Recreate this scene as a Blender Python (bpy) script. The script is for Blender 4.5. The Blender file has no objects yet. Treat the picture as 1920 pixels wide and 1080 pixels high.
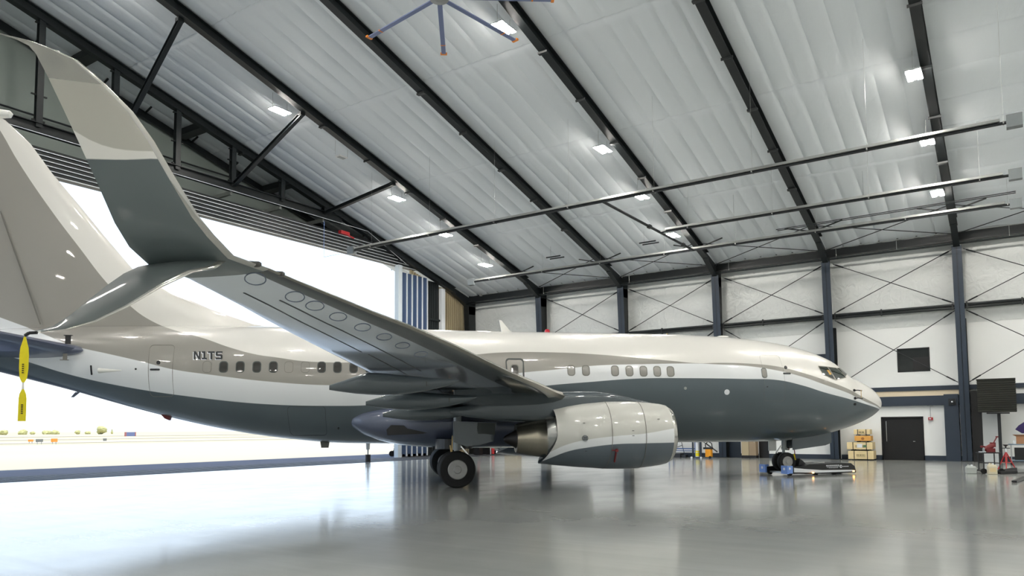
import bpy, bmesh, math, random
from mathutils import Vector, Matrix
random.seed(7)
sc = bpy.context.scene
COL = sc.collection
PI = math.pi

# ------------------------------------------------------------------ camera
F_PX, CY_PX = 1406.59, 708.06
PITCH, ROLL, YAW, EYE = 0.0692, -0.0068, 0.5935, 1.776
fw = Vector((-math.sin(YAW)*math.cos(PITCH), math.cos(YAW)*math.cos(PITCH), math.sin(PITCH)))
rt = Vector((math.cos(YAW), math.sin(YAW), 0.0))
up = rt.cross(fw)
r2 = rt*math.cos(ROLL) + up*math.sin(ROLL)
u2 = up*math.cos(ROLL) - rt*math.sin(ROLL)
cam_d = bpy.data.cameras.new('camera')
cam = bpy.data.objects.new('camera', cam_d); COL.objects.link(cam)
cam_d.sensor_width = 36.0; cam_d.sensor_fit = 'HORIZONTAL'
cam_d.lens = F_PX*36.0/1920.0
cam_d.shift_y = (CY_PX-540.0)/1920.0
cam_d.clip_end = 20000
m = Matrix((r2, u2, -fw)).transposed().to_4x4(); m.translation = Vector((0, 0, EYE))
cam.matrix_world = m
sc.camera = cam

# ------------------------------------------------------------------ sky, sun, exposure
sc.view_settings.view_transform = 'Standard'; sc.view_settings.look = 'None'
sc.view_settings.gamma = 1.0; sc.view_settings.use_curve_mapping = False
sc.view_settings.exposure = 1.1
SKY_STRENGTH = 1.0
SUN_STRENGTH = 2.8
LAMP_STRENGTH = 125.0
w = bpy.data.worlds.new('sky'); sc.world = w; w.use_nodes = True
nt = w.node_tree; nt.nodes.clear()
o_ = nt.nodes.new('ShaderNodeOutputWorld'); bg = nt.nodes.new('ShaderNodeBackground')
tc = nt.nodes.new('ShaderNodeTexCoord'); sx = nt.nodes.new('ShaderNodeSeparateXYZ')
cr = nt.nodes.new('ShaderNodeValToRGB')
cr.color_ramp.elements[0].position = 0.0; cr.color_ramp.elements[0].color = (0.74, 0.87, 1.0, 1)
cr.color_ramp.elements[1].position = 0.9; cr.color_ramp.elements[1].color = (0.36, 0.60, 1.0, 1)
nt.links.new(tc.outputs['Generated'], sx.inputs[0]); nt.links.new(sx.outputs['Z'], cr.inputs[0])
nt.links.new(cr.outputs[0], bg.inputs[0]); bg.inputs[1].default_value = SKY_STRENGTH
nt.links.new(bg.outputs[0], o_.inputs[0])
sun_d = bpy.data.lights.new('sun', 'SUN'); sun_d.energy = SUN_STRENGTH; sun_d.angle = 0.01
sun_d.color = (1.0, 0.95, 0.86)
sun = bpy.data.objects.new('sun', sun_d); COL.objects.link(sun)
el = math.radians(78.5)
sdir = Vector((math.cos(el), 0.0, math.sin(el)))
sun.rotation_euler = sdir.to_track_quat('Z', 'Y').to_euler(); sun.location = (200, 0, 300)

# ------------------------------------------------------------------ materials
def lin(c):
    return tuple(((x/12.92) if x <= .04045 else ((x+.055)/1.055)**2.4) for x in (v/255.0 for v in c))
def base_mat(name):
    mt = bpy.data.materials.new(name); mt.use_nodes = True
    n = mt.node_tree; return mt, n, n.nodes['Principled BSDF']
def mat(name, rgb, rough=.5, metal=0.0, coat=0.0, var=0.0, vscale=3.0, bump=0.0, bscale=20.0, spec=.5, emit=None, estr=0.0, trans=0.0):
    mt, n, b = base_mat(name)
    c = (*lin(rgb), 1)
    b.inputs['Base Color'].default_value = c; b.inputs['Roughness'].default_value = rough
    b.inputs['Metallic'].default_value = metal; b.inputs['Coat Weight'].default_value = coat
    b.inputs['Coat Roughness'].default_value = .04; b.inputs['Specular IOR Level'].default_value = spec
    b.inputs['Transmission Weight'].default_value = trans
    if emit: b.inputs['Emission Color'].default_value = (*emit, 1); b.inputs['Emission Strength'].default_value = estr
    t = n.nodes.new('ShaderNodeTexCoord')
    if var or not bump:
        nz = n.nodes.new('ShaderNodeTexNoise'); nz.inputs['Scale'].default_value = vscale; nz.inputs['Detail'].default_value = 4
        n.links.new(t.outputs['Object'], nz.inputs['Vector'])
        mr = n.nodes.new('ShaderNodeMapRange'); v = var or .03
        mr.inputs['To Min'].default_value = 1-v; mr.inputs['To Max'].default_value = 1+v
        n.links.new(nz.outputs['Fac'], mr.inputs['Value'])
        mx = n.nodes.new('ShaderNodeVectorMath'); mx.operation = 'SCALE'; mx.inputs[0].default_value = c[:3]
        n.links.new(mr.outputs[0], mx.inputs['Scale']); n.links.new(mx.outputs[0], b.inputs['Base Color'])
    if bump:
        nb = n.nodes.new('ShaderNodeTexNoise'); nb.inputs['Scale'].default_value = bscale; nb.inputs['Detail'].default_value = 5
        n.links.new(t.outputs['Object'], nb.inputs['Vector'])
        bp = n.nodes.new('ShaderNodeBump'); bp.inputs['Strength'].default_value = bump; bp.inputs['Distance'].default_value = .05
        n.links.new(nb.outputs['Fac'], bp.inputs['Height']); n.links.new(bp.outputs[0], b.inputs['Normal'])
    return mt
M = {}
M['steel'] = mat('black_steel', (21, 27, 29), .45, 0, 0, .15, 1.2)
M['navy'] = mat('navy_steel', (38, 50, 64), .5, 0, 0, .1, 1.5)
M['rod'] = mat('rod_steel', (28, 32, 36), .5)
M['galv'] = mat('galvanised', (170, 172, 170), .35, .7, 0, .1, 6)
M['chrome'] = mat('chrome', (225, 225, 222), .12, 1.0)
M['whitewall'] = mat('white_liner', (230, 232, 230), .5, 0, 0, .03, .6)
M['tanpanel'] = mat('tan_panel', (150, 132, 108), .55)
M['khaki'] = mat('khaki_corrugated', (176, 162, 132), .5)
M['blue'] = mat('blue_leaf', (54, 74, 106), .4)
M['whitetrim'] = mat('white_trim', (228, 232, 236), .4)
M['black'] = mat('black_rubber', (16, 16, 17), .75, bump=.15, bscale=60)
M['blackpl'] = mat('black_plastic', (22, 23, 26), .35)
M['greyal'] = mat('grey_enamel', (150, 156, 158), .3, .2)
M['wheel'] = mat('wheel_grey', (158, 158, 156), .35, .4, 0, .15, 8)
M['white'] = mat('white_paint', (236, 236, 230), .25, 0, .6)
M['acgrey'] = mat('aircraft_grey', (66, 76, 82), .3, .15, 1.0)
M['acblue'] = mat('aircraft_belly_grey', (84, 92, 114), .35, .1, 1.0)
M['gasket'] = mat('dark_gasket', (70, 76, 74), .5)
M['seam'] = mat('panel_seam', (112, 110, 104), .5)
M['seamdark'] = mat('panel_seam_dark', (38, 42, 46), .5)
M['glass'] = mat('dark_window_glass', (60, 58, 54), .06, 0, 1.0)
M['shade'] = mat('window_shade', (150, 148, 142), .15, 0, 1.0, .12, 3)
M['cockpit'] = mat('cockpit_glass', (46, 52, 46), .05, 0, 1.0, .3, 2)
M['yellow'] = mat('yellow_webbing', (232, 216, 20), .6, 0, 0, .08, 30)
M['print'] = mat('dark_print', (70, 60, 22), .6)
M['red'] = mat('red_paint', (176, 28, 34), .35, 0, .4)
M['darkred'] = mat('dark_red_cover', (110, 26, 30), .5)
M['amber'] = mat('amber_lamp', (255, 150, 60), .3, emit=(1, .45, .12), estr=6)
M['bluelabel'] = mat('blue_plate', (120, 156, 226), .4)
M['wood'] = mat('pine_wood', (226, 206, 158), .6, 0, 0, .1, 5)
M['wood2'] = mat('orange_wood', (222, 166, 84), .6, 0, 0, .12, 5)
M['nozzle'] = mat('hot_section_metal', (160, 154, 140), .26, 1.0, 0, .15, 4)
M['darkmetal'] = mat('dark_exhaust', (40, 36, 32), .4, .8)
M['lamp'] = mat('lamp_glow', (255, 240, 210), .4, emit=(1.0, .95, .88), estr=LAMP_STRENGTH)
M['lampoff'] = mat('lamp_unlit', (225, 226, 224), .4)
M['fan'] = mat('fan_blade_blue', (118, 130, 168), .4, .2)
M['orange'] = mat('orange_tip', (232, 134, 30), .4)
M['asphalt'] = mat('apron_concrete', (166, 156, 138), .95, 0, 0, .06, .05, spec=.1)
M['grass'] = mat('dry_grass', (172, 160, 130), .95, 0, 0, .12, .03, spec=.1)
M['tree'] = mat('tree_leaves', (170, 164, 112), .9, 0, 0, .3, .3)
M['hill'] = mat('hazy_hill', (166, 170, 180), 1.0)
M['doordark'] = mat('black_door', (18, 18, 20), .4)
M['louver'] = mat('dark_louvre', (52, 54, 48), .45)
M['plasticw'] = mat('white_plastic', (214, 206, 180), .4)
M['orangetop'] = mat('bench_top_orange', (196, 124, 70), .5)
M['benchblue'] = mat('bench_blue', (56, 92, 150), .4)
M['teal'] = mat('teal_bin', (60, 150, 180), .4)
M['purple'] = mat('purple_fabric', (44, 32, 84), .8)
M['brass'] = mat('brass', (206, 176, 120), .3, 1.0)
M['slat'] = mat('slat_metal', (150, 146, 136), .25, .75)
M['wingdark'] = mat('wing_dark_and_reflection', (46, 56, 60), .25, .1, 1.0)
M['wingskin'] = mat('wing_skin', (236, 241, 250), .13, .85, .3)
M['gold'] = mat('tan_cardboard', (164, 120, 88), .7)

def fcurve(n, pts, xmax, ymax, src):
    """value of a smooth function y(x) given by points"""
    div = n.nodes.new('ShaderNodeMath'); div.operation = 'DIVIDE'; div.inputs[1].default_value = xmax
    n.links.new(src, div.inputs[0])
    fc = n.nodes.new('ShaderNodeFloatCurve'); cu = fc.mapping.curves[0]
    fc.mapping.use_clip = False
    pts = sorted(pts)
    cu.points[0].location = (pts[0][0]/xmax, pts[0][1]/ymax); cu.points[1].location = (pts[-1][0]/xmax, pts[-1][1]/ymax)
    for x, y in pts[1:-1]: cu.points.new(x/xmax, y/ymax)
    for p in cu.points: p.handle_type = 'AUTO'
    fc.mapping.update()
    n.links.new(div.outputs[0], fc.inputs['Value'])
    mu = n.nodes.new('ShaderNodeMath'); mu.operation = 'MULTIPLY'; mu.inputs[1].default_value = ymax
    n.links.new(fc.outputs[0], mu.inputs[0]); return mu.outputs[0]
def step(n, z, edge):      # 1 above the edge, one centimetre soft
    s = n.nodes.new('ShaderNodeMath'); s.operation = 'SUBTRACT'; n.links.new(z, s.inputs[0])
    if isinstance(edge, (int, float)): s.inputs[1].default_value = edge
    else: n.links.new(edge, s.inputs[1])
    k = n.nodes.new('ShaderNodeMath'); k.operation = 'MULTIPLY_ADD'; k.use_clamp = True
    k.inputs[1].default_value = 80.0; k.inputs[2].default_value = .5
    n.links.new(s.outputs[0], k.inputs[0]); return k.outputs[0]
def mixc(n, fac, a, b):
    x = n.nodes.new('ShaderNodeMix'); x.data_type = 'RGBA'
    n.links.new(fac, x.inputs['Factor'])
    for sock, v in ((x.inputs['A'], a), (x.inputs['B'], b)):
        if isinstance(v, tuple): sock.default_value = (*v, 1)
        else: n.links.new(v, sock)
    return x.outputs['Result']
CREAM, TAN, STRIPE, LGREY = lin((233, 231, 225)), lin((152, 149, 142)), lin((231, 234, 236)), lin((76, 88, 94))
def livery():
    mt, n, b = base_mat('fuselage_livery')
    b.inputs['Roughness'].default_value = .28; b.inputs['Coat Weight'].default_value = .8
    b.inputs['Coat Roughness'].default_value = .03; b.inputs['Metallic'].default_value = .05
    t = n.nodes.new('ShaderNodeTexCoord'); s = n.nodes.new('ShaderNodeSeparateXYZ'); n.links.new(t.outputs['Object'], s.inputs[0])
    S, Z = s.outputs['X'], s.outputs['Z']
    B1 = fcurve(n, [(0, 2.40), (.42, 2.48), (1.3, 2.64), (2.11, 2.81), (3.21, 3.03), (4.12, 3.27), (5.13, 3.46), (6.32, 3.49), (8.57, 3.51), (10.27, 3.49), (11.95, 3.37), (13.73, 3.21), (16.3, 2.84), (19.35, 2.60), (20.2, 2.58), (22.54, 2.64), (24.74, 2.87), (26.97, 3.22), (28.63, 3.6), (30.0, 4.03), (30.8, 4.27), (34, 5.2)], 34, 14, S)
    B2 = fcurve(n, [(0, 2.44), (.42, 2.54), (1.29, 2.73), (2.1, 3.01), (3.19, 3.31), (4.08, 3.58), (5.07, 3.80), (6.27, 3.96), (7.44, 4.01), (7.98, 4.03), (10.23, 3.99), (11.64, 3.94), (12.46, 3.86), (13.3, 3.77), (14.16, 3.69), (17, 3.32), (20.58, 3.24), (22.52, 3.36), (24.16, 3.56), (25.43, 3.75), (26.35, 3.99), (27.48, 4.26), (28.45, 4.49), (29.56, 4.91), (34, 6.6)], 34, 14, S)
    B3 = fcurve(n, [(0, 2.46), (.42, 2.58), (1.28, 2.85), (2.07, 3.16), (3.15, 3.48), (4.05, 3.73), (5.04, 3.95), (6.25, 4.05), (7.43, 4.06), (7.98, 4.04), (9.08, 4.13), (10.2, 4.22), (11.58, 4.33), (12.96, 4.39), (14.98, 4.37), (15.91, 4.28), (18, 4.06), (20.2, 3.98), (20.88, 3.99), (21.43, 4.02), (22.26, 4.14), (22.83, 4.22), (23.68, 4.45), (24.58, 4.78), (25.7, 5.12), (26.6, 5.52), (27.28, 6.04), (27.96, 6.74), (28.83, 7.88), (29.68, 9.02), (30.85, 10.77), (31.4, 11.73), (33, 14)], 34, 14, S)
    c = mixc(n, step(n, Z, B1), LGREY, STRIPE)
    c = mixc(n, step(n, Z, B2), c, TAN)
    c = mixc(n, step(n, Z, B3), c, CREAM)
    n.links.new(c, b.inputs['Base Color']); return mt
M['livery'] = livery()
def winglet_mat():
    mt, n, b = base_mat('winglet_paint')
    b.inputs['Roughness'].default_value = .3; b.inputs['Coat Weight'].default_value = .7
    t = n.nodes.new('ShaderNodeTexCoord'); s = n.nodes.new('ShaderNodeSeparateXYZ'); n.links.new(t.outputs['Object'], s.inputs[0])
    S, Z = s.outputs['X'], s.outputs['Z']
    U = fcurve(n, [(20, 5.02), (21.2, 5.03), (21.5, 5.03), (21.75, 5.07), (22.0, 5.18), (22.3, 5.4)], 34, 14, S)
    D = fcurve(n, [(20, 4.93), (21.2, 4.95), (21.5, 4.93), (22.0, 4.93), (22.3, 4.93)], 34, 14, S)
    c = mixc(n, step(n, Z, D), lin((94, 104, 105)), CREAM)
    c = mixc(n, step(n, Z, U), c, lin((190, 188, 178)))
    n.links.new(c, b.inputs['Base Color']); return mt
M['winglet'] = winglet_mat()
def cowl_mat():
    mt, n, b = base_mat('engine_cowl_paint')
    b.inputs['Roughness'].default_value = .28; b.inputs['Coat Weight'].default_value = .8; b.inputs['Coat Roughness'].default_value = .03
    t = n.nodes.new('ShaderNodeTexCoord'); s = n.nodes.new('ShaderNodeSeparateXYZ'); n.links.new(t.outputs['Object'], s.inputs[0])
    S, Z = s.outputs['X'], s.outputs['Z']
    D = fcurve(n, [(9.8, 1.38), (10.46, 1.37), (11.4, 1.36), (12.3, 1.34), (13.0, 1.26), (13.55, 1.16), (14.09, .94), (14.6, .7)], 34, 14, S)
    U = fcurve(n, [(9.8, 1.86), (10.47, 1.78), (11.4, 1.64), (12.3, 1.57), (13.23, 1.45), (13.7, 1.32), (14.09, 1.13), (14.6, .9)], 34, 14, S)
    c = mixc(n, step(n, Z, D), lin((84, 95, 104)), STRIPE)
    c = mixc(n, step(n, Z, U), c, lin((200, 200, 193)))
    n.links.new(c, b.inputs['Base Color']); return mt
M['cowl'] = cowl_mat()
M['bladedark'] = mat('blade_dark_grey', (78, 86, 86), .4, 0, .25)
M['sleeve'] = mat('sleeve_metal', (150, 152, 150), .25, .9)
M['framegrey'] = mat('window_frame_grey', (150, 148, 138), .4, .3)
M['ringgrey'] = mat('ring_grey', (92, 104, 124), .4)
M['partition'] = mat('partition_grey', (196, 200, 200), .5)
M['burner'] = mat('burner_grey', (116, 122, 124), .4, .4)
def quilt_mat(name, rgb, rough):
    mt, n, b = base_mat(name)
    b.inputs['Base Color'].default_value = (*lin(rgb), 1); b.inputs['Roughness'].default_value = rough
    t = n.nodes.new('ShaderNodeTexCoord')
    mp = n.nodes.new('ShaderNodeMapping'); mp.inputs['Scale'].default_value = (1.3, .35, 1)
    n.links.new(t.outputs['Object'], mp.inputs['Vector'])
    a = n.nodes.new('ShaderNodeTexNoise'); a.inputs['Scale'].default_value = 1.6; a.inputs['Detail'].default_value = 6; a.inputs['Distortion'].default_value = 1.2
    n.links.new(mp.outputs[0], a.inputs['Vector'])
    bp = n.nodes.new('ShaderNodeBump'); bp.inputs['Strength'].default_value = .16 if 'roof' in name else .6; bp.inputs['Distance'].default_value = .12
    n.links.new(a.outputs['Fac'], bp.inputs['Height']); n.links.new(bp.outputs[0], b.inputs['Normal'])
    return mt
M['quilt'] = quilt_mat('roof_quilt', (226, 232, 236), .55)
M['wallquilt'] = quilt_mat('wall_quilt', (218, 221, 219), .42)
def floor_mat():
    mt, n, b = base_mat('epoxy_floor')
    t = n.nodes.new('ShaderNodeTexCoord')
    a = n.nodes.new('ShaderNodeTexNoise'); a.inputs['Scale'].default_value = .35; a.inputs['Detail'].default_value = 6
    n.links.new(t.outputs['Object'], a.inputs['Vector'])
    r = n.nodes.new('ShaderNodeValToRGB')
    r.color_ramp.elements[0].position = .3; r.color_ramp.elements[0].color = (*lin((144, 148, 146)), 1)
    r.color_ramp.elements[1].position = .7; r.color_ramp.elements[1].color = (*lin((160, 162, 158)), 1)
    n.links.new(a.outputs['Fac'], r.inputs[0]); n.links.new(r.outputs[0], b.inputs['Base Color'])
    mp = n.nodes.new('ShaderNodeMapping'); mp.inputs['Scale'].default_value = (1.0, .5, 1); mp.inputs['Rotation'].default_value = (0, 0, .6)
    n.links.new(t.outputs['Object'], mp.inputs['Vector'])
    c = n.nodes.new('ShaderNodeTexNoise'); c.inputs['Scale'].default_value = 1.1; c.inputs['Detail'].default_value = 5
    n.links.new(mp.outputs[0], c.inputs['Vector'])
    mr = n.nodes.new('ShaderNodeMapRange'); mr.inputs['To Min'].default_value = .07; mr.inputs['To Max'].default_value = .20
    n.links.new(c.outputs['Fac'], mr.inputs['Value']); n.links.new(mr.outputs[0], b.inputs['Roughness'])
    bp = n.nodes.new('ShaderNodeBump'); bp.inputs['Strength'].default_value = .05; bp.inputs['Distance'].default_value = .02
    n.links.new(c.outputs['Fac'], bp.inputs['Height']); n.links.new(bp.outputs[0], b.inputs['Normal'])
    mp2 = n.nodes.new('ShaderNodeMapping'); mp2.inputs['Rotation'].default_value = (0, 0, -.55); mp2.inputs['Scale'].default_value = (.16, 2.2, 1)
    n.links.new(t.outputs['Object'], mp2.inputs['Vector'])
    d = n.nodes.new('ShaderNodeTexNoise'); d.inputs['Scale'].default_value = 1.3; d.inputs['Detail'].default_value = 7; d.inputs['Distortion'].default_value = .6
    n.links.new(mp2.outputs[0], d.inputs['Vector'])
    m2 = n.nodes.new('ShaderNodeMapRange'); m2.inputs['From Min'].default_value = .35; m2.inputs['From Max'].default_value = .65; m2.inputs['To Min'].default_value = .28; m2.inputs['To Max'].default_value = .60
    n.links.new(d.outputs['Fac'], m2.inputs['Value']); n.links.new(m2.outputs[0], b.inputs['Specular IOR Level'])
    return mt
M['floor'] = floor_mat()

# ------------------------------------------------------------------ mesh helpers
class MB:
    def __init__(s): s.v = []; s.f = []; s.mi = []
    def add(s, vs, fs, mi=0):
        k = len(s.v); s.v += [tuple(p) for p in vs]; s.f += [tuple(i+k for i in f) for f in fs]; s.mi += [mi]*len(fs); return s
    def box(s, c, d, rz=0.0, mi=0, R=None):
        c = Vector(c); R = R or Matrix.Rotation(rz, 3, 'Z')
        vs = [c + R @ Vector((x*d[0]/2, y*d[1]/2, z*d[2]/2)) for x in (-1, 1) for y in (-1, 1) for z in (-1, 1)]
        return s.add(vs, [(0, 1, 3, 2), (4, 6, 7, 5), (0, 4, 5, 1), (2, 3, 7, 6), (0, 2, 6, 4), (1, 5, 7, 3)], mi)
    def span(s, a, b, mi=0):
        return s.box([(a[i]+b[i])/2 for i in range(3)], [abs(b[i]-a[i]) for i in range(3)], 0, mi)
    def frame(s, a, b):
        a, b = Vector(a), Vector(b); d = (b-a).normalized()
        h = Vector((0, 0, 1)) if abs(d.z) < .95 else Vector((1, 0, 0))
        x = d.cross(h).normalized(); return a, b, d, x, x.cross(d).normalized()
    def beam(s, a, b, wd, ht, mi=0):
        a, b, d, x, y = s.frame(a, b)
        vs = [p + x*wd/2*i + y*ht/2*j for p in (a, b) for i, j in ((-1, -1), (1, -1), (1, 1), (-1, 1))]
        return s.add(vs, [(0, 3, 2, 1), (4, 5, 6, 7), (0, 1, 5, 4), (1, 2, 6, 5), (2, 3, 7, 6), (3, 0, 4, 7)], mi)
    def ibeam(s, a, b, wd, ht, tf=.02, tw=.015, mi=0):
        A, B, d, x, y = s.frame(a, b)
        for off, w_, h_ in ((ht/2-tf/2, wd, tf), (-ht/2+tf/2, wd, tf), (0, tw, ht-2*tf)):
            s.beam(A+y*off, B+y*off, w_, h_, mi)
        return s
    def tube(s, a, b, r, n=10, mi=0, r1=None):
        a, b, d, x, y = s.frame(a, b); r1 = r if r1 is None else r1
        vs = []
        for p, q in ((a, r), (b, r1)):
            for i in range(n):
                t = 2*PI*i/n; vs.append(p + x*q*math.cos(t) + y*q*math.sin(t))
        fs = [(i, (i+1) % n, n+(i+1) % n, n+i) for i in range(n)] + [tuple(range(n))[::-1], tuple(range(n, 2*n))]
        return s.add(vs, fs, mi)
    def path(s, pts, r, n=8, mi=0):
        for a, b in zip(pts, pts[1:]): s.tube(a, b, r, n, mi)
        return s
    def lathe(s, c, axis, prof, n=28, mi=0):     # prof: [(along, radius)]
        c = Vector(c); a = Vector(axis).normalized(); h = Vector((0, 0, 1)) if abs(a.z) < .9 else Vector((1, 0, 0))
        x = a.cross(h).normalized(); y = x.cross(a)
        vs = []
        for t, r in prof:
            for i in range(n):
                q = 2*PI*i/n; vs.append(c + a*t + x*r*math.cos(q) + y*r*math.sin(q))
        fs = [(k*n+i, k*n+(i+1) % n, (k+1)*n+(i+1) % n, (k+1)*n+i) for k in range(len(prof)-1) for i in range(n)]
        fs += [tuple(range(n))[::-1], tuple(range((len(prof)-1)*n, len(prof)*n))]
        return s.add(vs, fs, mi)
    def loft(s, rings, close=True, caps=True, mi=0, mif=None):
        n = len(rings[0]); vs = [p for r in rings for p in r]; k0 = len(s.v)
        s.v += [tuple(p) for p in vs]
        for k in range(len(rings)-1):
            for i in range(n if close else n-1):
                j = (i+1) % n
                s.f.append((k0+k*n+i, k0+k*n+j, k0+(k+1)*n+j, k0+(k+1)*n+i)); s.mi.append(mif(k, i) if mif else mi)
        if caps and close:
            s.f.append(tuple(k0+i for i in range(n))[::-1]); s.mi.append(mi)
            s.f.append(tuple(k0+(len(rings)-1)*n+i for i in range(n))); s.mi.append(mi)
        return s
    def prism(s, poly, axis, a, b, mi=0):        # polygon in the plane normal to axis, extruded a..b
        ax = 'xyz'.index(axis)
        def P(p, t):
            q = [p[0], p[1]]; q.insert(ax, t); return tuple(q)
        n = len(poly); vs = [P(p, a) for p in poly] + [P(p, b) for p in poly]
        fs = [(i, (i+1) % n, n+(i+1) % n, n+i) for i in range(n)] + [tuple(range(n))[::-1], tuple(range(n, 2*n))]
        return s.add(vs, fs, mi)
    def build(s, name, mats, parent=None, smooth=False, bevel=0, auto=None):
        me = bpy.data.meshes.new(name); me.from_pydata(s.v, [], s.f)
        if not isinstance(mats, (list, tuple)): mats = [mats]
        for q in mats: me.materials.append(q if not isinstance(q, str) else M[q])
        me.polygons.foreach_set('material_index', s.mi)
        bm = bmesh.new(); bm.from_mesh(me); bmesh.ops.remove_doubles(bm, verts=bm.verts, dist=1e-5)
        bmesh.ops.recalc_face_normals(bm, faces=bm.faces)
        if smooth:
            for f in bm.faces: f.smooth = True
            an = auto if auto else .7
            for e in bm.edges:
                if len(e.link_faces) == 2 and e.calc_face_angle(0) > an: e.smooth = False
        bm.to_mesh(me); bm.free(); me.update()
        ob = bpy.data.objects.new(name, me); COL.objects.link(ob)
        if bevel:
            bv = ob.modifiers.new('bevel', 'BEVEL'); bv.width = bevel; bv.segments = 2; bv.limit_method = 'ANGLE'
        if parent: ob.parent = parent
        return ob
def tag(o, label=None, cat=None, group=None, kind=None):
    if label: o['label'] = label
    if cat: o['category'] = cat
    if group: o['group'] = group
    if kind: o['kind'] = kind
    return o
def thing(name, label, cat, loc=(0, 0, 0), rz=0.0, group=None):
    o = bpy.data.objects.new(name, None); COL.objects.link(o); o.location = loc; o.rotation_euler = (0, 0, rz)
    o.empty_display_size = .2
    return tag(o, label, cat, group)
def struct(name, mb, mats, label=None, **k):
    return tag(mb.build(name, mats, **k), label, None, None, 'structure')
def dup(root, loc, rz=0.0, label=None, group=None):
    r = root.copy(); COL.objects.link(r); r.location = loc; r.rotation_euler = (0, 0, rz)
    if label: r['label'] = label
    if group: r['group'] = group
    for ch in list(root.children):
        c = ch.copy(); COL.objects.link(c); c.parent = r
        for g in ch.children:
            d = g.copy(); COL.objects.link(d); d.parent = c
    return r

# ------------------------------------------------------------------ hangar shell
U0, D, V = -33.78, 6.302, 45.27
RIDGE_Y, NEAR_Y, END_X = 8.0, -29.3, 10.34
X_ = lambda i: U0 + D*i
def zr(Y):      # rafter underside
    Y = Y if Y > RIDGE_Y else 2*RIDGE_Y - Y
    return 11.6 + .268*(43-Y)
def zceil(Y): return zr(Y) + .52
fl = MB().span((-30.25, NEAR_Y, -.3), (END_X+.3, V+.3, 0))
struct('floor', fl, 'floor', 'pale grey glossy epoxy hangar floor')
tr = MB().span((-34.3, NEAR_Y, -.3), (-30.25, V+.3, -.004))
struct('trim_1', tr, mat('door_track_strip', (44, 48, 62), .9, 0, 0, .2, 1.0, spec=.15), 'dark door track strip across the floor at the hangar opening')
rl = MB()
for k in range(6): rl.span((-33.9+.6*k, NEAR_Y, -.004), (-33.84+.6*k, V-.5, .006))
struct('trim_2', rl, 'galv', 'steel floor rails for the sliding hangar doors')
st_ = MB().span((-40.2, NEAR_Y-30, -.3), (-34.3, 300, -.012))  # one darker tone from the track strip out to the pale apron
struct('trim_21', st_, mat('outer_dark_strip', (104, 104, 112), .95, 0, 0, .15, .6, spec=.1), 'darker strip just outside the hangar opening')
ap = MB().span((-620, -700, -.4), (-40.2, 900, -.02))
struct('floor_apron', ap, 'asphalt', 'pale sunlit concrete apron outside the hangar')
far = MB().span((-2600, -1500, -.5), (-120, 2600, -.015))

def smoothbump(u): return abs(math.sin(PI*u))
def ceiling_bay(mb, x0, x1, nrib, y0, y1, seams):
    ys = []
    y = y0
    while y < y1-.01: ys.append(y); y += .62
    ys.append(y1)
    for s_ in seams:
        if y0 < s_ < y1: ys += [s_-.06, s_, s_+.06]
    ys = sorted(set(round(q, 3) for q in ys))
    nx = nrib*8
    rows = []
    for Y in ys:
        sag = min([abs(Y-s_) for s_ in seams] + [3.0])
        env = 1-math.exp(-(sag/.5)**2)
        row = []
        for i in range(nx+1):
            u = i/8.0; fr = u-math.floor(u)
            pl = (4*fr*(1-fr))**.6 if nrib > 1 else 0
            saw = .05*(fr-.5)
            jit = .02*math.sin(3.1*Y+1.7*i)*math.exp(-(sag/.6)**2)
            row.append((x0+(x1-x0)*i/nx, Y, zceil(Y) - (.016+.024*env)*pl - saw*env*.3 + (.018 if i % 8 == 0 and nrib > 1 else 0) + jit*.6 + (.05 if sag < .01 else 0)))
        rows.append(row)
    mb.loft(rows, close=False, caps=False)
seams_b = [36.9, 30.6, 24.4, 18.2, 12.0]
ce = MB()
for i in range(-1, 7):
    x0, x1 = (X_(i), X_(i+1)) if i >= 0 else (-36.6, X_(0))
    nr = 7 if i not in (-1,) else 3
    if i < 5: ceiling_bay(ce, x0, x1, nr, RIDGE_Y, V, seams_b)
    elif i == 5 or i == 6: ceiling_bay(ce, x0, x1, 1, RIDGE_Y, V, [44-1.75*k for k in range(21)])
    ceiling_bay(ce, x0, x1, 1, NEAR_Y, RIDGE_Y, [RIDGE_Y-6.2*k for k in range(1, 6)])
struct('ceiling', ce, 'quilt', 'white quilted vinyl insulation under the sloping roof', smooth=True)
# weather sheet above the quilt
rf = MB()
for a, b in ((NEAR_Y-.4, RIDGE_Y), (RIDGE_Y, V+.4)):
    za, zb = zceil(a)+.3, zceil(b)+.3
    rf.add([(-36.9, a, za), (END_X+.4, a, za), (END_X+.4, b, zb), (-36.9, b, zb), (-36.9, a, za+.1), (END_X+.4, a, za+.1), (END_X+.4, b, zb+.1), (-36.9, b, zb+.1)],
           [(0, 1, 2, 3), (4, 7, 6, 5), (0, 4, 5, 1), (1, 5, 6, 2), (2, 6, 7, 3), (3, 7, 4, 0)])
struct('ceiling_roof_sheet', rf, 'galv', 'metal roof sheeting over the hangar')

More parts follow.
